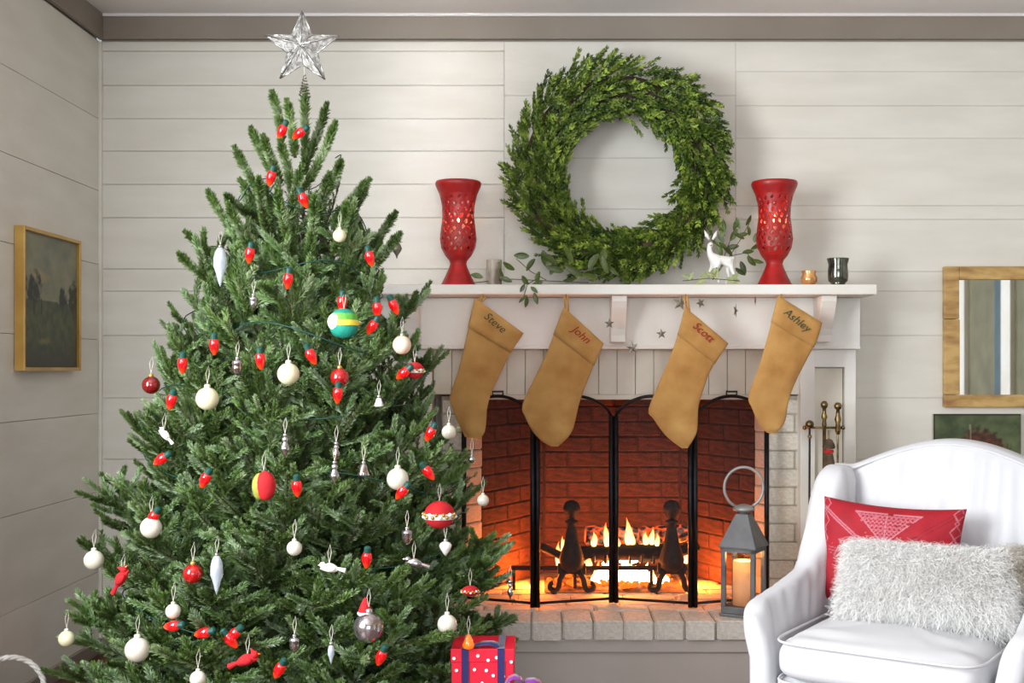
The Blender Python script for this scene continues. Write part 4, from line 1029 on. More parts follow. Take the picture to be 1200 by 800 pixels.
# ------------------------------------------------------------ deer figurine
def skin_obj(name, nodes, edges, m, parent, sub=2):
    me = bpy.data.meshes.new(name); me.from_pydata([n[0] for n in nodes], edges, []); me.update()
    o = bpy.data.objects.new(name, me); COL.objects.link(o); o.parent = parent; me.materials.append(M[m])
    md = o.modifiers.new('skin', 'SKIN'); md.use_smooth_shade = True
    for i, n in enumerate(nodes): me.skin_vertices[0].data[i].radius = (n[1], n[1] if len(n) < 3 else n[2])
    me.skin_vertices[0].data[0].use_root = True
    md2 = o.modifiers.new('sub', 'SUBSURF'); md2.levels = sub; md2.render_levels = sub
    return o
Yd = -0.29; sd = sc(Yd); q = lambda a, b, dy=0.0: ((a-843)/sd, dy, (331-b)/sd)
deer = thing('deer_figurine', 'small white ceramic deer with upright ears standing on the mantel', 'figurine', ((843-VX)/sd, Yd, ZS))
nodes = [(q(850,300),0.018),(q(841,301),0.020),(q(833,296),0.015),(q(831,288),0.010),(q(833,281),0.013,0.011),(q(832,284,-0.012),0.008),
         (q(856,303),0.016),(q(860,297),0.005),
         (q(839,312,-0.010),0.0062),(q(842,328,-0.010),0.0045),(q(833,312,0.010),0.0062),(q(830,328,0.010),0.0045),
         (q(857,312,-0.010),0.0075),(q(860,319,-0.012),0.005),(q(858,329,-0.012),0.0045),(q(853,313,0.010),0.0075),(q(855,320,0.012),0.005),(q(851,329,0.012),0.0045)]
edges = [(0,1),(1,2),(2,3),(3,4),(4,5),(0,6),(6,7),(1,8),(8,9),(1,10),(10,11),(6,12),(12,13),(13,14),(6,15),(15,16),(16,17)]
body = skin_obj('body', nodes, edges, 'white', deer)
for sg in (-1, 1):
    part('ear', tube([q(833+sg*2, 277), q(833+sg*5, 272), q(833+sg*7.5, 266)], [0.004, 0.0075, 0.001], 8), 'white', deer, smooth=True, local=True)
for sg in (-1, 1): part('eye', ball(q(833+sg*2.6, 280.5, -0.0115), 0.0016, 8, 6), 'black', deer, local=True)
part('nose', ball(q(832.4, 284.5, -0.0195), 0.002, 8, 6), 'black', deer, local=True)

# ------------------------------------------------------------ stockings
def catm(pts, n):
    p = [np.array(x, float) for x in pts]; p = [2*p[0]-p[1]]+p+[2*p[-1]-p[-2]]; out = []
    m = len(p)-3
    for i in range(n+1):
        t = i/n*m; k = min(int(t), m-1); f = t-k; a, b, c_, d = p[k:k+4]
        out.append(0.5*((2*b)+(-a+c_)*f+(2*a-5*b+4*c_-d)*f*f+(-a+3*b-3*c_+d)*f**3))
    return out
def text_part(body, size, m, parent, px, py, ang, Y, shear=0.25):
    cu = bpy.data.curves.new('name_text', 'FONT'); cu.body = body; cu.size = size; cu.extrude = 0.0006; cu.shear = shear; cu.align_x = 'CENTER'; cu.align_y = 'CENTER'; cu.offset = -0.0001; cu.resolution_u = 3
    tmp = bpy.data.objects.new('tmp', cu); COL.objects.link(tmp); bpy.context.view_layer.update()
    me = bpy.data.meshes.new_from_object(tmp.evaluated_get(bpy.context.evaluated_depsgraph_get())); bpy.data.objects.remove(tmp)
    me.materials.clear(); me.materials.append(M[m]); o = bpy.data.objects.new('embroidered_name', me); COL.objects.link(o); o.parent = parent
    o.location = Vector(P(px, py, Y))-WL[parent]; o.rotation_euler = (PI/2, 0, 0)
    o.rotation_euler = (Matrix.Rotation(math.radians(-ang), 3, 'Y') @ Matrix.Rotation(PI/2, 3, 'X')).to_euler()
    return o
def stocking(L, R, loop, label, txt, tm, tpos, seed, patch=False):
    Y0 = -0.385; s = sc(Y0); n = 30; Lp = catm(L, n); Rp = catm(R, n)
    top = (np.array(L[0])+np.array(R[0]))/2
    t = thing('stocking', label, 'stocking', P(loop[0], 347, Y0), 'burlap stockings hanging from the mantel')
    nc = 12
    def ringat(i, k=1.0, g=0.0):
        a = np.array(P(Lp[i][0], Lp[i][1], Y0)); b = np.array(P(Rp[i][0], Rp[i][1], Y0)); w_ = np.linalg.norm(b-a)
        q_ = i/n; th = 0.013*(0.35+0.65*math.sin(PI*min(0.15+q_*0.8, 1)))*(1.0 if i < n-2 else (0.75 if i == n-2 else (0.5 if i == n-1 else 0.15)))
        m_ = (a+b)/2; h = (b-a)/2*k; out = []
        for j in range(nc*2):
            an = 2*PI*j/(nc*2); wob = 1+0.35*noise.noise(Vector((q_*6+seed, math.cos(an)*1.5, math.sin(an))))
            sx = math.copysign(abs(math.cos(an))**0.75, math.cos(an)); sy = math.copysign(abs(math.sin(an))**0.9, math.sin(an))
            out.append(tuple(m_+h*sx+np.array([0, -sy*(th*wob+g), 0])+np.array([0, 0.004*noise.noise(Vector((q_*4, sx*2, seed)))*2, 0])))
        return out
    V = []; F = []
    for i in range(n+1): V += ringat(i)
    c2 = nc*2
    F = [(i*c2+j, i*c2+(j+1)%c2, (i+1)*c2+(j+1)%c2, (i+1)*c2+j) for i in range(n) for j in range(c2)]+[tuple(range(c2)), tuple(n*c2+j for j in range(c2))[::-1]]
    part('body', (V, F), 'burlap', t, smooth=True)
    V = []; K = 5
    for i in range(K+1): V += ringat(i, 1.015, 0.0022)
    F = [(i*c2+j, i*c2+(j+1)%c2, (i+1)*c2+(j+1)%c2, (i+1)*c2+j) for i in range(K) for j in range(c2)]
    part('cuff', (V, F), 'burlap', t, smooth=True, solid=0.002)
    lx, ly = L[0]; 
    part('hanging_loop', tube([P(lx+2, ly+4, Y0), P(loop[0]-1.5, 349, Y0), P(loop[0]+0.5, 345.5, -0.372), P(loop[0]+2.5, 349, Y0), P(lx+5, ly+6, Y0)], 0.0045, 6), 'burlap', t, smooth=True)
    text_part(txt, 0.041, tm, t, tpos[0], tpos[1], tpos[2], Y0-0.0172)
    return t
stocking([(557,349),(551,375),(545,402),(538,430),(531,452),(527,467),(532,483),(538,498),(545,512)], [(613,390),(601,408),(593,424),(585,441),(576,460),(571,478),(570,492),(568,506),(562,515)],
         (566,348), 'burlap stocking with green stitching, nearest the fir tree', 'Steve', 'thread_green', (580,378,-40), 1)
stocking([(661,360),(652,384),(642,410),(628,440),(612,474),(616,490),(624,505),(634,516),(646,523)], [(707,402),(698,422),(691,440),(684,458),(678,476),(675,490),(671,504),(664,514),(654,523)],
         (663,348), 'burlap stocking with red stitching between the two left brackets', 'John', 'thread_red', (681,392,-42), 2)
stocking([(803,360),(797,384),(788,410),(775,442),(760,479),(766,491),(778,508),(789,518),(799,525)], [(853,402),(841,420),(831,438),(824,457),(819,475),(818,490),(817,505),(812,516),(806,525)],
         (803,348), 'burlap stocking with red stitching right of the middle bracket', 'Scott', 'thread_red', (824,389,-42), 3)
stocking([(912,347),(906,370),(899,396),(889,430),(877,464),(881,478),(887,492),(893,502),(899,507)], [(963,378),(956,400),(946,420),(936,440),(928,458),(923,475),(921,490),(916,501),(908,508)],
         (915,348), 'burlap stocking with green stitching, furthest right by the pilaster', 'Ashley', 'thread_green', (934,375,-38), 4)
# ------------------------------------------------------------ small metal stars hanging under the shelf
def hstar(px, py, rp, label, spin=0.0, tilt=0.0, m='star_dark'):
    Y = -0.345; s = sc(Y); c = Vector(P(px, py, Y)); r = rp/s
    t = thing('hanging_star', label, 'star', tuple(c), 'metal stars hanging under the mantel shelf')
    V = []
    for i in range(10):
        a = PI/2+i*PI/5+tilt; R = r if i % 2 == 0 else r*0.42; V.append((R*math.cos(a)*math.cos(spin), R*math.cos(a)*math.sin(spin), R*math.sin(a)))
    nn = Vector((-math.sin(spin), math.cos(spin), 0))*0.0025
    V = V+[tuple(-nn), tuple(nn)]; F = [(i, (i+1)%10, 10) for i in range(10)]+[((i+1)%10, i, 11) for i in range(10)]
    part('star', (V, F), m, t, local=True)
    part('thread', tube([(0, 0, r*0.8), (0, 0, ZU-0.0005-c.z)], 0.0003, 3), 'string', t, local=True)
hstar(714, 379, 6.5, 'small dark metal star at the middle bracket', 0.3)
hstar(741, 407, 9, 'pale silver star hanging lowest beside the middle bracket', 0.5, 0.2, 'silver')
hstar(797, 355, 9.5, 'largest dark metal star beside the third stocking loop', 0.1, -0.15)
hstar(821, 355, 6.5, 'small dark metal star right of the third stocking loop', 0.4, 0.4)
hstar(775, 391, 6.5, 'small bronze metal star left of the third stocking', 0.1, 0.1)
hstar(862, 364, 9, 'metal star turned edge on right of the third stocking', 1.1, 1.0)
hstar(885, 352, 7, 'small metal star turned edge on left of the fourth stocking', 1.25, 0.8)

# ------------------------------------------------------------ framed landscape on the left wall
Y0p, Y1p, zp0, zp1 = -0.752, -0.273, 1.096, 1.572
pt = thing('framed_landscape', 'small landscape painting in a thin gold frame on the left wall', 'painting', (XL, (Y0p+Y1p)/2, zp0))
fw = 0.012
part('frame', join(box(XL+0.001, XL+0.034, Y0p, Y0p+fw, zp0, zp1), box(XL+0.001, XL+0.034, Y1p-fw, Y1p, zp0, zp1), box(XL+0.001, XL+0.034, Y0p+fw, Y1p-fw, zp0, zp0+fw), box(XL+0.001, XL+0.034, Y0p+fw, Y1p-fw, zp1-fw, zp1)), 'gold', pt, bevel=0.001)
def fbm(x, y, z=0.0): return noise.fractal(Vector((x, y, z)), 0.8, 2.0, 4)
def sg_(x): return max(0.0, min(1.0, x))
def mixc(a, b, t): t = sg_(t); return [a[i]*(1-t)+b[i]*t for i in range(3)]
nu, nv = 90, 84
g = grid(lambda u, v: (XL+0.022, Y0p+fw+(Y1p-Y0p-2*fw)*u, zp0+fw+(zp1-zp0-2*fw)*v), nu, nv)
cv = part('canvas', g, 'paint', pt); cols = []
for j in range(nv+1):
    for i in range(nu+1):
        u, v = i/nu, j/nv; n1 = fbm(u*4, v*5); n2 = fbm(u*12, v*12, 3)
        c_ = mixc(srgb(112,120,104)[:3], srgb(146,142,116)[:3], 0.5+n1*0.7)
        c_ = mixc(c_, srgb(176,146,104)[:3], (0.5-((u-0.3)/0.28)**2-((v-0.68)/0.08)**2)*1.3)
        if v < 0.50+0.02*n1: c_ = mixc(srgb(66,74,58)[:3], srgb(92,96,66)[:3], 0.5+n2*0.9)
        if v < 0.3: c_ = mixc(c_, srgb(58,62,54)[:3], (0.3-v)*3)
        c_ = mixc(c_, srgb(150,134,70)[:3], 0.9*(0.6-((u-0.38)/0.14)**2-((v-0.2)/0.035)**2+n2*0.5))
        for tx_, ty_, rx_, ry_ in ((0.2,0.59,0.14,0.13),(0.72,0.53,0.10,0.09),(0.93,0.56,0.10,0.14)):
            e = 1.0-((u-tx_)/rx_)**2-((v-ty_)/ry_)**2+n2*0.9
            if e > 0: c_ = mixc(c_, srgb(50,54,48)[:3], e*1.6)
        for tx_, w_ in ((0.2,0.012),(0.33,0.008),(0.72,0.01),(0.93,0.01)):
            if abs(u-tx_) < w_ and 0.40 < v < 0.52: c_ = mixc(c_, srgb(44,46,40)[:3], 0.7)
        cols.append(c_+[1])
colorize(cv, cols)
# ------------------------------------------------------------ rustic mirror and unframed painting, right wall
Ym = -0.002; s = 300.0; X = lambda px: (px-VX)/302.0; Z = lambda py: CH-(py-VY)/302.0
mx0, mx1, mz0, mz1 = X(1107), X(1290), Z(477), Z(312)
mr_ = thing('rustic_mirror', 'wall mirror in a wide worn yellow wood frame above the armchair', 'mirror', ((mx0+mx1)/2, -0.01, mz0)); fw = 0.060
for nm, gg in (('frame_stile', box(mx0, mx0+fw, -0.030, -0.003, mz0+fw*0.82, Z(374))), ('frame_stile', box(mx0, mx0+fw*0.97, -0.029, -0.003, Z(373.4), mz1)), ('frame_stile', box(mx1-fw, mx1, -0.030, -0.003, mz0+fw*0.82, mz1)),
               ('frame_rail', box(mx0, mx1, -0.032, -0.003, mz0, mz0+fw*0.80)), ('frame_rail', box(mx0+fw*0.98, mx1-fw*1.02, -0.030, -0.003, mz1-fw*0.85, mz1))):
    part(nm, gg, 'rustic', mr_, bevel=0.003)
part('mirror_glass', box(mx0+fw*0.8, mx1-fw*0.8, -0.014, -0.004, mz0+fw*0.6, mz1-fw*0.7), 'mirror', mr_)
px0, px1, pz0, pz1 = X(1095), X(1198), Z(575), Z(485)
pa_ = thing('unframed_canvas', 'unframed dark green canvas with a brown horse mane behind the armchair', 'painting', ((px0+px1)/2, -0.01, pz0))
part('stretcher', box(px0, px1, -0.018, -0.002, pz0, pz1), 'mortar_dark', pa_)
nu, nv = 80, 70
cv = part('canvas', grid(lambda u, v: (px0+(px1-px0)*u, -0.0185, pz0+(pz1-pz0)*v), nu, nv), 'paint', pa_); cols = []
for j in range(nv+1):
    for i in range(nu+1):
        u, v = i/nu, j/nv; n1 = fbm(u*3+5, v*3); n2 = fbm(u*14, v*14, 8)
        c_ = mixc(srgb(54,66,42)[:3], srgb(96,108,70)[:3], 0.5+n1*0.8)
        e = 1.0-abs(((u-0.55)/0.36))**2-((v-0.45)/(0.40-0.25*abs(u-0.5)))**2+n2*0.35
        if e > 0: c_ = mixc(c_, mixc(srgb(92,52,30)[:3], srgb(52,34,24)[:3], 0.5+n2), e*3)
        if abs(u-0.42+0.05*(v-0.8)) < 0.008 and 0.6 < v < 0.86: c_ = mixc(c_, srgb(150,140,120)[:3], 0.6)
        if u < 0.015 or v > 0.98: c_ = list(srgb(40,44,34)[:3])
        cols.append(c_+[1])
colorize(cv, cols)

# ------------------------------------------------------------ lantern
Yl = -0.44; sl = sc(Yl); xl = (871.5-VX)/sl
lan = thing('lantern', 'weathered grey metal lantern with ring handle standing on the hearth', 'lantern', (xl, Yl, HZ), rotz=-math.radians(30))
wb_ = 0.062; pz = lambda py: (722-py)/sl
W = wb_
part('base', join(box(-W-0.004, W+0.004, -W-0.004, W+0.004, 0.001, 0.012), box(-W, W, -W, W, 0.012, 0.036)), 'zinc', lan, bevel=0.002, local=True)
ztop = pz(642); pw_ = 0.016
for sx in (-1, 1):
    for sy in (-1, 1):
        part('corner_post', box(min(sx*W, sx*(W-pw_)), max(sx*W, sx*(W-pw_)), min(sy*W, sy*(W-pw_)), max(sy*W, sy*(W-pw_)), 0.036, ztop), 'zinc', lan, bevel=0.0015, local=True)
part('top_frame', join(box(-W, W, -W, -W+pw_, ztop-0.014, ztop), box(-W, W, W-pw_, W, ztop-0.014, ztop), box(-W, -W+pw_, -W+pw_, W-pw_, ztop-0.014, ztop), box(W-pw_, W, -W+pw_, W-pw_, ztop-0.014, ztop)), 'zinc', lan, local=True)
for k in range(4):
    m_ = Matrix.Rotation(k*PI/2, 4, 'Z'); part('glass_pane', xf(box(-W+pw_, W-pw_, -W+0.006, -W+0.008, 0.036, ztop-0.014), m_), 'glass', lan, local=True)
E = W+0.006; e2 = 0.022; zr = pz(603)
V = [(-E,-E,ztop),(E,-E,ztop),(E,E,ztop),(-E,E,ztop),(-E,-E,ztop+0.006),(E,-E,ztop+0.006),(E,E,ztop+0.006),(-E,E,ztop+0.006),(-e2,-e2,zr),(e2,-e2,zr),(e2,e2,zr),(-e2,e2,zr)]
F = [(3,2,1,0)]+[(i, (i+1)%4, 4+(i+1)%4, 4+i) for i in range(4)]+[(4+i, 4+(i+1)%4, 8+(i+1)%4, 8+i) for i in range(4)]+[(8,9,10,11)]
part('roof', (V, F), 'zinc', lan, bevel=0.0015, local=True)
part('chimney_cap', lathe([(0.016,zr-0.002),(0.016,zr+0.006),(0.036,zr+0.010),(0.040,zr+0.016),(0.030,zr+0.026),(0.014,zr+0.032),(0.001,zr+0.033)], 24), 'zinc_light', lan, smooth=True, local=True)
hc = pz(573); hr = 24/sl; aa = math.radians(30)
ringp = [(hr*0.95*math.sin(a)*math.cos(aa), hr*0.95*math.sin(a)*math.sin(aa), hc+hr*math.cos(a)) for a in [math.radians(-152+304*i/40) for i in range(41)]]
part('ring_handle', join(tube(ringp, 0.0052, 10), tube([ringp[0], (ringp[0][0]*0.6, ringp[0][1]*0.6, zr+0.022)], 0.004, 8), tube([ringp[-1], (ringp[-1][0]*0.6, ringp[-1][1]*0.6, zr+0.022)], 0.004, 8)), 'zinc_light', lan, smooth=True, local=True)
cr = 12.5/sl; ch = 0.036+52/sl
lc = thing('pillar_candle', 'lit ivory pillar candle inside the grey lantern', 'candle', (xl, Yl, HZ+0.0365))
m_, nt, b_ = newmat('glowing_wax'); b_.inputs['Base Color'].default_value = srgb(250,232,196); b_.inputs['Roughness'].default_value = 0.5
tl = nt.nodes.new('ShaderNodeBsdfTranslucent'); tl.inputs[0].default_value = srgb(255,222,150); mxs = nt.nodes.new('ShaderNodeMixShader'); mxs.inputs[0].default_value = 0.45
nt.links.new(b_.outputs[0], mxs.inputs[1]); nt.links.new(tl.outputs[0], mxs.inputs[2]); nt.links.new(mxs.outputs[0], nt.nodes['Material Output'].inputs[0]); M['glowwax'] = m_
h_ = 52/sl
part('wax', lathe([(cr,0.0),(cr,h_*0.98),(cr*0.94,h_),(cr*0.8,h_*0.995),(cr*0.7,h_*0.93),(0.0006,h_*0.72)], 28), 'glowwax', lc, smooth=True, local=True)
part('flame', lathe([(0.0005,h_*0.80),(0.004,h_*0.86),(0.0045,h_*0.90),(0.001,h_*1.02)], 10), 'candleflame', lc, smooth=True, local=True)
point('lantern_flame_light', (xl, Yl, HZ+0.0365+h_*0.93), 1.6, (1.0, 0.55, 0.2), 0.006)
point('lantern_upper_glow', (xl, Yl, HZ+0.0365+h_*1.12), 0.3, (1.0, 0.6, 0.25), 0.006)

# ------------------------------------------------------------ fireplace tools
Yt = -0.27; stt = sc(Yt); TXp = lambda px: (px-VX)/stt; TZ = lambda py: CH-(py-VY)/stt
ts = thing('tool_stand', 'aged brass fireplace tool stand at the right pilaster', 'tool stand', (TXp(966), Yt, HZ))
part('base', lathe([(0.075,0.002),(0.078,0.01),(0.06,0.02),(0.02,0.03),(0.01,0.04)], 24, (TXp(966), Yt, HZ)), 'brass', ts, smooth=True)
part('pole', tube([(TXp(966), Yt, HZ+0.03), (TXp(966), Yt, TZ(500))], 0.0065, 10), 'brass', ts, smooth=True)
part('crossbar', tube([(TXp(943), Yt, TZ(501)), (TXp(988), Yt, TZ(501))], 0.0045, 10), 'brass', ts, smooth=True)
part('finial', lathe([(0.006,-0.07),(0.009,-0.06),(0.007,-0.04),(0.012,-0.03),(0.007,-0.015),(0.006,0.0),(0.012,0.008),(0.014,0.018),(0.008,0.028),(0.001,0.03)], 14, (TXp(966), Yt, TZ(479))), 'brass', ts, smooth=True)
for px in (943, 988): part('bar_end', ball((TXp(px), Yt, TZ(501)), 0.008, 12, 8), 'brass', ts, smooth=True)
def tool(name, px, topy, boty, label, hd, dy=-0.012, knob=True):
    t = thing(name, label, 'fireplace tool', (TXp(px), Yt+dy, TZ(topy)))
    part('shaft', tube([(TXp(px), Yt+dy, TZ(topy)), (TXp(px)-0.002, Yt+dy, TZ(boty))], 0.004, 8), 'iron' if name == 'poker' else 'brass', t)
    if knob: part('handle', lathe([(0.006,-0.09),(0.011,-0.075),(0.008,-0.05),(0.013,-0.035),(0.008,-0.02),(0.0065,0.0),(0.013,0.006),(0.015,0.016),(0.009,0.026),(0.001,0.028)], 14, (TXp(px), Yt+dy, TZ(topy))), 'brass', t, smooth=True)
    hd(t)
def hook(t):
    part('brass_collar', join(ball((TXp(948), Yt-0.012, TZ(497)), 0.016, 14, 10), ball((TXp(948), Yt-0.012, TZ(511)), 0.008, 10, 8)), 'brass', t, smooth=True)
    part('point', tube([(TXp(945), Yt-0.012, TZ(655)), (TXp(944), Yt-0.012, TZ(675)), (TXp(950), Yt-0.012, TZ(683))], [0.006, 0.005, 0.002], 8), 'iron', t)
tool('poker', 948, 497, 656, 'thin black poker hanging leftmost on the brass stand', hook, knob=False)
def shov(t): part('blade', box(TXp(973), TXp(989), Yt-0.016, Yt-0.010, TZ(690), TZ(640)), 'brass', t, bevel=0.003)
tool('shovel', 981, 480, 642, 'brass handled shovel hanging rightmost on the brass stand', shov)
def bru(t):
    part('brush_head', lathe([(0.004,0.03),(0.012,0.026),(0.020,0.012),(0.024,0.0),(0.020,-0.006)], 14, (TXp(969), Yt-0.03, TZ(523))), 'bark', t, smooth=True)
    part('brush_band', lathe([(0.017,0),(0.018,-0.006),(0.017,-0.012)], 14, (TXp(969), Yt-0.03, TZ(526))), 'felt_red', t, smooth=True)
    part('bristles', lathe([(0.015,-0.008),(0.022,-0.05),(0.012,-0.06)], 14, (TXp(969), Yt-0.03, TZ(528))), 'bark', t)
tool('hearth_brush', 969, 503, 520, 'short dark hearth brush with red band on the brass stand', bru, dy=-0.03, knob=False)

# ------------------------------------------------------------ gift box
Yg = -1.56; sgf = sc(Yg); gx = lambda px: (px-VX)/sgf; gz = lambda py: CH-(py-VY)/sgf
gf = thing('gift_box', 'red gift box with white dots and navy ribbon at the tree foot', 'gift', (gx(565), Yg+0.08, 0))
x0_, x1_, zt_g = gx(529), gx(602), gz(760)
part('box', box(x0_, x1_, Yg, Yg+0.15, 0.0, zt_g-0.02), 'giftred', gf, bevel=0.002)
part('lid', box(x0_-0.002, x1_+0.002, Yg-0.002, Yg+0.152, zt_g-0.035, zt_g), 'giftred', gf, bevel=0.002)
rg = random.Random(2)
for px, py in [(532,771),(560,768),(582,770),(556,784),(570,785),(578,791),(590,792),(599,775),(535,785),(545,796),(565,800),(596,800),(572,773),(588,781)]:
    part('dot', move(xf(lathe([(0.0043,0),(0.0043,0.0006)], 10), Matrix.Rotation(PI/2, 4, 'X')), (gx(px), Yg-0.0024, gz(py))), 'dot', gf)
for px in (545, 587):
    part('ribbon', join(box(gx(px)-0.009, gx(px)+0.009, Yg-0.0045, Yg-0.003, 0.0, zt_g+0.001), box(gx(px)-0.009, gx(px)+0.009, Yg-0.0045, Yg+0.1545, zt_g, zt_g+0.0015)), 'navy', gf)
def strip(path, w_, m, name, parent, wd=(0,1,0)):
    V = []; wv = Vector(wd)*w_/2
    for p in path: V += [tuple(Vector(p)-wv), tuple(Vector(p)+wv)]
    F = [(2*i, 2*i+1, 2*i+3, 2*i+2) for i in range(len(path)-1)]
    part(name, (V, F), m, parent, smooth=True, solid=0.001)
strip([(gx(a), Yg+0.01+0.0*i, gz(b)) for i, (a, b) in enumerate([(549,760),(556,757),(565,754.5),(575,754),(582,756),(587,762),(589,772),(590,782),(594,789),(600,793)])], 0.02, 'navy', 'ribbon_loop', gf, (0.3,0.9,0.4))
strip([(gx(a), Yg-0.02, gz(b)) for a, b in [(592,800),(596,793),(603,790),(610,792),(614,799),(608,806)]], 0.03, 'purple', 'bow_loop', gf, (0,1,0.2))
strip([(gx(a), Yg-0.02, gz(b)) for a, b in [(612,800),(618,795),(626,794),(633,797),(636,804)]], 0.03, 'purple', 'bow_loop', gf, (0,1,0.2))
# ------------------------------------------------------------ wicker basket by the left wall
Yk = -1.35; sk = sc(Yk); kx = (14-VX)/sk; hzt = CH-(770-VY)/sk
bk_ = thing('wicker_basket', 'whitewashed wicker basket with tall loop handle in front of the left wall', 'basket', (kx, Yk, 0))
strands = []
for k in range(3):
    path = []
    for i in range(61):
        a = PI*i/60; R = 38/sk; tw = a*9+k*2*PI/3
        path.append((kx-(R+0.004*math.cos(tw))*math.cos(a), Yk+0.004*math.sin(tw), hzt-R*0.95+(R+0.004*math.cos(tw))*0.95*math.sin(a)))
    path = [(path[0][0], Yk, 0.12)]+path+[(path[-1][0], Yk, 0.12)]
    strands.append(tube(path, 0.0048, 6))
part('handle', join(*strands), 'wicker', bk_, smooth=True)
for j in range(11):
    z = 0.008+0.0135*j; R = 0.075+0.012*j/10
    part('weave_row', tube([(kx+(R+0.003*math.sin(i*PI/2+j*PI))*math.cos(2*PI*i/48), Yk+(R+0.003*math.sin(i*PI/2+j*PI))*math.sin(2*PI*i/48), z) for i in range(49)], 0.006, 6), 'wicker', bk_, smooth=True)
part('bottom', lathe([(0.001,0.002),(0.074,0.002),(0.074,0.010),(0.001,0.010)], 24, (kx, Yk, 0)), 'wicker', bk_)

# ------------------------------------------------------------ white slipcovered wing chair   (local frame: -Y is front, X to the viewer's right)
CXc, CYc, CR = 0.962, -1.60, -math.radians(34)
chair = thing('wing_armchair', 'white slipcovered wing armchair right of the fireplace', 'armchair', (CXc, CYc, 0), rotz=CR)
def fold(x, z, a=0.006): return a*(noise.noise(Vector((x*22, z*2.2, 3)))+0.6*noise.noise(Vector((x*48, z*3, 7))))
HB = 0.335
# skirt / base
def base_fn(u, v):
    a = 2*PI*u; sx = math.copysign(abs(math.cos(a))**0.25, math.cos(a)); sy = math.copysign(abs(math.sin(a))**0.25, math.sin(a))
    z = 0.012+0.335*v; w_ = 0.258; return (w_*sx+0.4*fold(a*0.5, z), -0.01+0.348*sy+0.4*fold(a*0.5+3, z), z)
gb = grid(base_fn, 120, 10, True); gb = (gb[0], gb[1]+[tuple(10*120+i for i in range(120))])
part('slipcover_skirt', gb, 'slip', chair, smooth=True, local=True)
# seat cushion
def cush(u, v):
    a = 2*PI*u; b = PI*(v-0.5); ex = 0.22
    cx = math.copysign(abs(math.cos(a))**ex, math.cos(a)); sx = math.copysign(abs(math.sin(a))**ex, math.sin(a))
    cb = abs(math.cos(b))**0.35; sb = math.copysign(abs(math.sin(b))**0.6, math.sin(b))
    x = 0.243*cx*cb; y = -0.085+0.285*sx*cb; z = 0.400+0.056*sb
    if sb > 0.5: z += 0.022*(1-(x/0.25)**2)*(1-((y+0.085)/0.29)**2)+0.007*noise.noise(Vector((x*9+y*6, y*22, 1)))
    return (x, y, z)
cu_ = part('seat_cushion', grid(cush, 96, 40, True), 'slip', chair, smooth=True, local=True)
for zz in (0.447, 0.352):
    part('piping', tube([(0.2435*math.copysign(abs(math.cos(2*PI*i/80))**0.22, math.cos(2*PI*i/80)), -0.085+0.2855*math.copysign(abs(math.sin(2*PI*i/80))**0.22, math.sin(2*PI*i/80)), zz) for i in range(81)], 0.0035, 6), 'slip', cu_, smooth=True, local=True)
# back
def back_h(x):
    q = abs(x)/HB
    return 0.825+0.082*math.cos(min(q*1.18, 1)*PI/2)**1.1
def back_fn(u, v):
    # u around the cross-section, v along x
    x = -HB+2*HB*v; h = back_h(x); t = 0.062; k = math.sin(PI*min(max(v, 0.02), 0.98))**0.25
    a = 2*PI*u; cy = math.copysign(abs(math.cos(a))**0.5, math.cos(a)); cz = math.copysign(abs(math.sin(a))**0.38, math.sin(a))
    z = 0.33+(h-0.33)*(cz*0.5+0.5); y = 0.245+t*cy*k
    tilt = (z-0.33)*0.20
    belly = -0.035*math.exp(-((z-0.62)/0.2)**2)*(1-(x/HB)**2) if cy < 0 else 0
    y += tilt+belly
    if cy < 0: y += fold(x, z, 0.011)*(1 if z < h-0.04 else 0.3)
    return (x, y, z)
def grid2(fn, nu, nv, caps=True):
    V, F = grid(fn, nu, nv, True)
    if caps: F = F+[tuple(range(nu))[::-1], tuple(nv*nu+i for i in range(nu))]
    return V, F
bk = part('backrest', grid2(back_fn, 64, 70), 'slip', chair, smooth=True, local=True)
top_pip = [(x, 0.245-0.045+(back_h(x)-0.36)*0.20, back_h(x)-0.014) for x in [-HB*0.97+HB*1.94*i/40 for i in range(41)]]
part('piping', tube(top_pip, 0.004, 6), 'slip', bk, smooth=True, local=True)
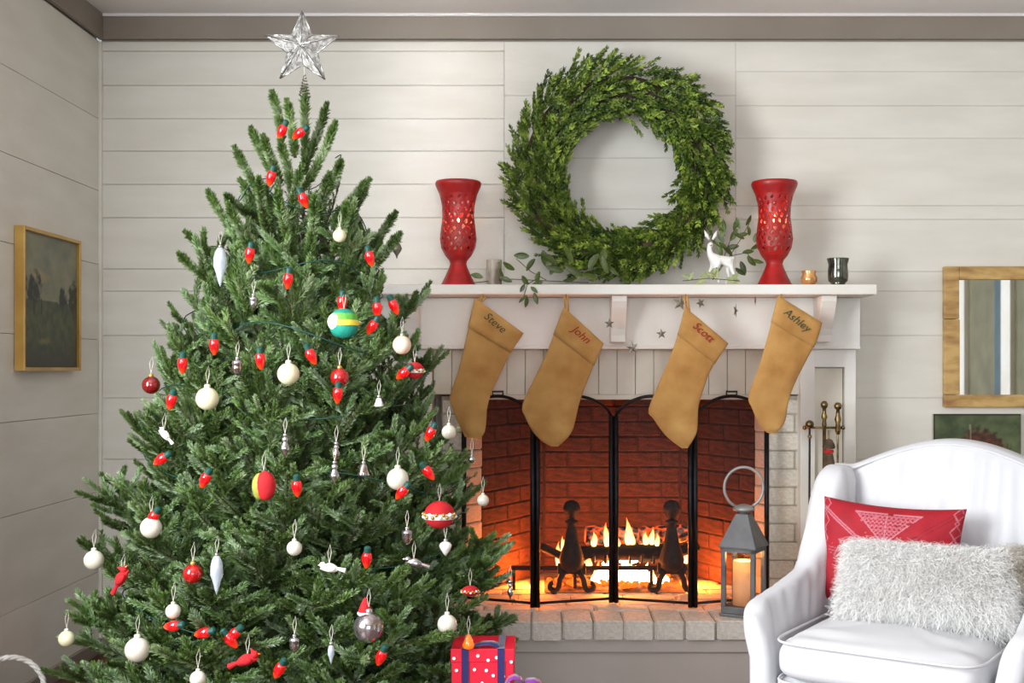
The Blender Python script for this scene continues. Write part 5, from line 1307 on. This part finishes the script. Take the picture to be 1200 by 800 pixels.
# side: wing flowing into the arm
def side_h(t):
    pts = [(0,0.79),(0.08,0.822),(0.24,0.828),(0.31,0.80),(0.38,0.70),(0.45,0.62),(0.55,0.57),(0.7,0.545),(0.86,0.525),(0.95,0.515),(1.0,0.49)]
    return float(np.interp(t, [p[0] for p in pts], [p[1] for p in pts]))
def sm(fn, t, w_=0.035): return sum(fn(min(max(t+w_*k/3, 0), 1)) for k in range(-3, 4))/7
for sg in (-1, 1):
    def side_fn(u, v, sg=sg):
        t = v; h = sm(side_h, t); y = 0.31-0.645*t; 
        xo = 0.308-0.022*t; th = 0.034+0.024*(1-min(max((t-0.2)/0.35, 0), 1))
        k = 1.0; yy = 0.0
        if t > 0.93: k = math.sqrt(max(1-((t-0.93)/0.07)**2, 0.0))*0.55+0.45
        a = 2*PI*u; cx = math.copysign(abs(math.cos(a))**0.55, math.cos(a)); cz = math.copysign(abs(math.sin(a))**0.28, math.sin(a))
        z0 = 0.30 if False else 0.02
        z = z0+(h-z0)*(cz*0.5+0.5)
        flare = 0.034*max(0, (z-0.38)/0.15)*min(max((t-0.45)/0.4, 0), 1)**1.5 if z > 0.38 else 0
        x = xo+th*cx*k+min(flare, 0.034)
        wr = 0.007*noise.noise(Vector((t*22+z*8, z*5, sg)))+0.005*noise.noise(Vector((t*14+z*20, z*3, sg+4)))
        tilt = (z-0.33)*0.20*(1-t) if z > 0.33 else 0
        return (sg*(x+wr*cx), y+tilt, z+0.003*noise.noise(Vector((t*12, 0, sg))))
    sp_ = part('wing_and_arm', grid2(side_fn, 56, 80), 'slip', chair, smooth=True, local=True)
    edge = [(sg*(0.286+0.034*0.80+min(0.034, max(0, (z-0.38)/0.15)*0.034)), -0.318, z) for z in [0.02+0.05*i for i in range(10)]]
    if sg > 0: part('piping', tube(edge, 0.0035, 6), 'slip', sp_, smooth=True, local=True)
Mc = Matrix.Translation((CXc, CYc, 0)) @ Matrix.Rotation(CR, 4, 'Z')

# red lumbar pillow (stands on the seat against the back)
def pillow_xy(u, v, W_, H_):
    x = (u-0.5)*2; y = (v-0.5)*2
    px_ = x*W_/2*(1-0.06*(1-abs(y)**2)*abs(x)); py_ = y*H_/2*(1-0.10*(1-x*x)*abs(y))
    return px_, py_
def pillow_geo(W_, H_, T_, nu, nv):
    V = []; F = []
    for side in (-1, 1):
        for j in range(nv+1):
            for i in range(nu+1):
                u, v = i/nu, j/nv; x, z = pillow_xy(u, v, W_, H_); k = (max(0, 1-abs(2*u-1)**2.6)*max(0, 1-abs(2*v-1)**2.6))**0.5
                V.append((x, side*T_/2*k*(1+0.12*noise.noise(Vector((u*5, v*5, side)))), z))
    n1 = (nu+1)*(nv+1)
    for s_ in (0, 1):
        for j in range(nv):
            for i in range(nu):
                a = s_*n1+j*(nu+1)+i; q_ = (a, a+1, a+nu+2, a+nu+1); F.append(q_ if s_ == 0 else q_[::-1])
    return V, F
nu, nv = 220, 130
PW, PH = 0.38, 0.285
pg = pillow_geo(PW, PH, 0.12, nu, nv)
ploc = Mc @ Vector((-0.105, 0.10, 0.605))
rp = thing('lumbar_pillow', 'red cushion with pale geometric embroidery leaning in the armchair', 'pillow', tuple(ploc), rotz=CR+math.radians(3))
prot = Matrix.Rotation(math.radians(-14), 4, 'X') @ Matrix.Rotation(math.radians(2), 4, 'Y')
po = part('cover', xf(pg, prot), 'pillow', rp, smooth=True, local=True)
base_c = srgb(160,5,28)[:3]; thr = srgb(190,128,140)[:3]; dk = srgb(128,4,24)[:3]; cols = []
def tri(x, p): return abs((x/p) % 1-0.5)*2
for side in (0, 1):
    for j in range(nv+1):
        for i in range(nu+1):
            x = (i/nu-0.5)*PW*100; y = (j/nv-0.5)*PH*100     # cm
            c_ = list(base_c); n_ = noise.noise(Vector((x*0.3, y*0.3, 0))); c_ = mixc(c_, dk, 0.25+0.4*n_)
            # broad diagonal bands
            def line(d, w_): return abs(d) < w_
            k = 0.0
            for d0 in (1.6, 2.4): 
                if line((y+x*0.72+4.0)-d0+0.0, 0.22) and x < 0: k = 0.75
            for d0 in (0.0, 1.3):
                if line((y-x*0.85+3.0)-d0, 0.16) and x > 0.5: c_ = mixc(c_, srgb(120,0,24)[:3], 0.8)
            # lattice triangle top centre
            if y > 2.0+abs(x)*1.05 and y < 11.2:
                if line(tri(x+y*0.9, 2.4)-0.5, 0.10) or line(tri(x-y*0.9, 2.4)-0.5, 0.10) or line(tri(y, 2.2)-0.5, 0.09): k = 0.6
            if line(y-2.0-abs(x)*1.05, 0.16) and y < 11.4: k = 0.85
            if line(y-11.3, 0.14) and abs(x) < 9: k = 0.8
            if line(x, 0.14) and 2 < y < 11: k = 0.8
            # border zigzag left and right
            ax = abs(x)-16.5
            if line(ax-1.8*tri(y, 5.0), 0.20): k = 0.6
            if line(ax-2.6+1.8*tri(y, 5.0), 0.16): k = 0.45
            # scattered small motifs
            mx_ = ((x+y*0.5) % 4.2)-2.1; my = ((y-x*0.35) % 4.4)-2.2
            if 9 < abs(x)+abs(y-1) < 15 and abs(mx_) < 0.8 and abs(my) < 0.35: k = 0.5 if x < 0 else 0.0; c_ = mixc(c_, srgb(120,0,24)[:3], 0.6 if x > 0 else 0)
            if -16 < x < -6 and line(tri(y+x*0.15, 1.6)-0.5, 0.12) and -3.6 < y+x*0.15 < -1.4: k = 0.55
            cols.append(mixc(c_, thr, k)+[1])
colorize(po, cols)
# fur cushion
def fur_obj(parent, name, m, pts, nrms, L, curl, seed, wid=0.0015, seg=4):
    g_ = np.random.default_rng(seed); n = len(pts); d = nrms+g_.normal(0, 0.45, (n, 3)); d[:, 2] -= 0.15
    d /= np.linalg.norm(d, axis=1)[:, None]; side = np.cross(d, g_.normal(size=(n, 3))); side /= np.linalg.norm(side, axis=1)[:, None]
    P_ = [pts.copy()]; cur = pts.copy(); ln = L*g_.uniform(0.6, 1.25, n)[:, None]; ph = g_.uniform(0, 6.28, n)[:, None]
    perp = np.cross(d, side)
    for k in range(1, seg+1):
        q_ = k/seg; cur = cur+(d+curl*(np.sin(ph+q_*6)*side+np.cos(ph+q_*6)*perp)+np.array([0, 0, -0.55*q_]))*ln/seg
        P_.append(cur.copy())
    V = np.zeros((n, (seg+1)*2, 3))
    for k in range(seg+1):
        w_ = wid*(1-0.75*k/seg)/2; V[:, 2*k] = P_[k]-side*w_; V[:, 2*k+1] = P_[k]+side*w_
    b = (np.arange(n)*(seg+1)*2)[:, None]
    F = np.concatenate([b+np.array([2*k, 2*k+1, 2*k+3, 2*k+2]) for k in range(seg)], 0)
    me = bigmesh(name, V.reshape(-1, 3), F, [m]); o = bpy.data.objects.new(name, me); COL.objects.link(o); o.parent = parent; o['kind'] = 'stuff'; return o
def fur_cushion(name, label, loc, W_, H_, T_, m, n, L, seed, tilt, rz, cat='pillow'):
    t = thing(name, label, cat, tuple(loc), rotz=rz)
    g_ = pillow_geo(W_, H_, T_, 40, 24); R = Matrix.Rotation(tilt, 4, 'X')
    part('core', xf(g_, R), m, t, smooth=True, local=True)
    r_ = np.random.default_rng(seed); Rn = np.array(R.to_3x3())
    u = r_.random(n); v = r_.random(n); sd_ = np.where(r_.random(n) < 0.8, -1, 1)
    x = (u-0.5)*2; y = (v-0.5)*2; kk = (np.clip(1-np.abs(x)**2.6, 0, 1)*np.clip(1-np.abs(y)**2.6, 0, 1))**0.5
    X_ = x*W_/2*(1-0.06*(1-y*y)*np.abs(x)); Z_ = y*H_/2*(1-0.10*(1-x*x)*np.abs(y)); Y_ = sd_*T_/2*kk
    N_ = np.stack([x**3*1.3, sd_*(0.25+kk), y**3*1.3], 1); N_ /= np.linalg.norm(N_, axis=1)[:, None]
    P_ = np.stack([X_, Y_, Z_], 1) @ Rn.T; N_ = N_ @ Rn.T
    fur_obj(t, 'fur', m, P_, N_, L, 0.9, seed)
    return t
fur_cushion('fur_pillow', 'shaggy white fur pillow lying in front of the red cushion', Mc @ Vector((0.045, -0.063, 0.566)), 0.41, 0.175, 0.12, 'fur', 40000, 0.042, 5, math.radians(-28), CR+math.radians(2))
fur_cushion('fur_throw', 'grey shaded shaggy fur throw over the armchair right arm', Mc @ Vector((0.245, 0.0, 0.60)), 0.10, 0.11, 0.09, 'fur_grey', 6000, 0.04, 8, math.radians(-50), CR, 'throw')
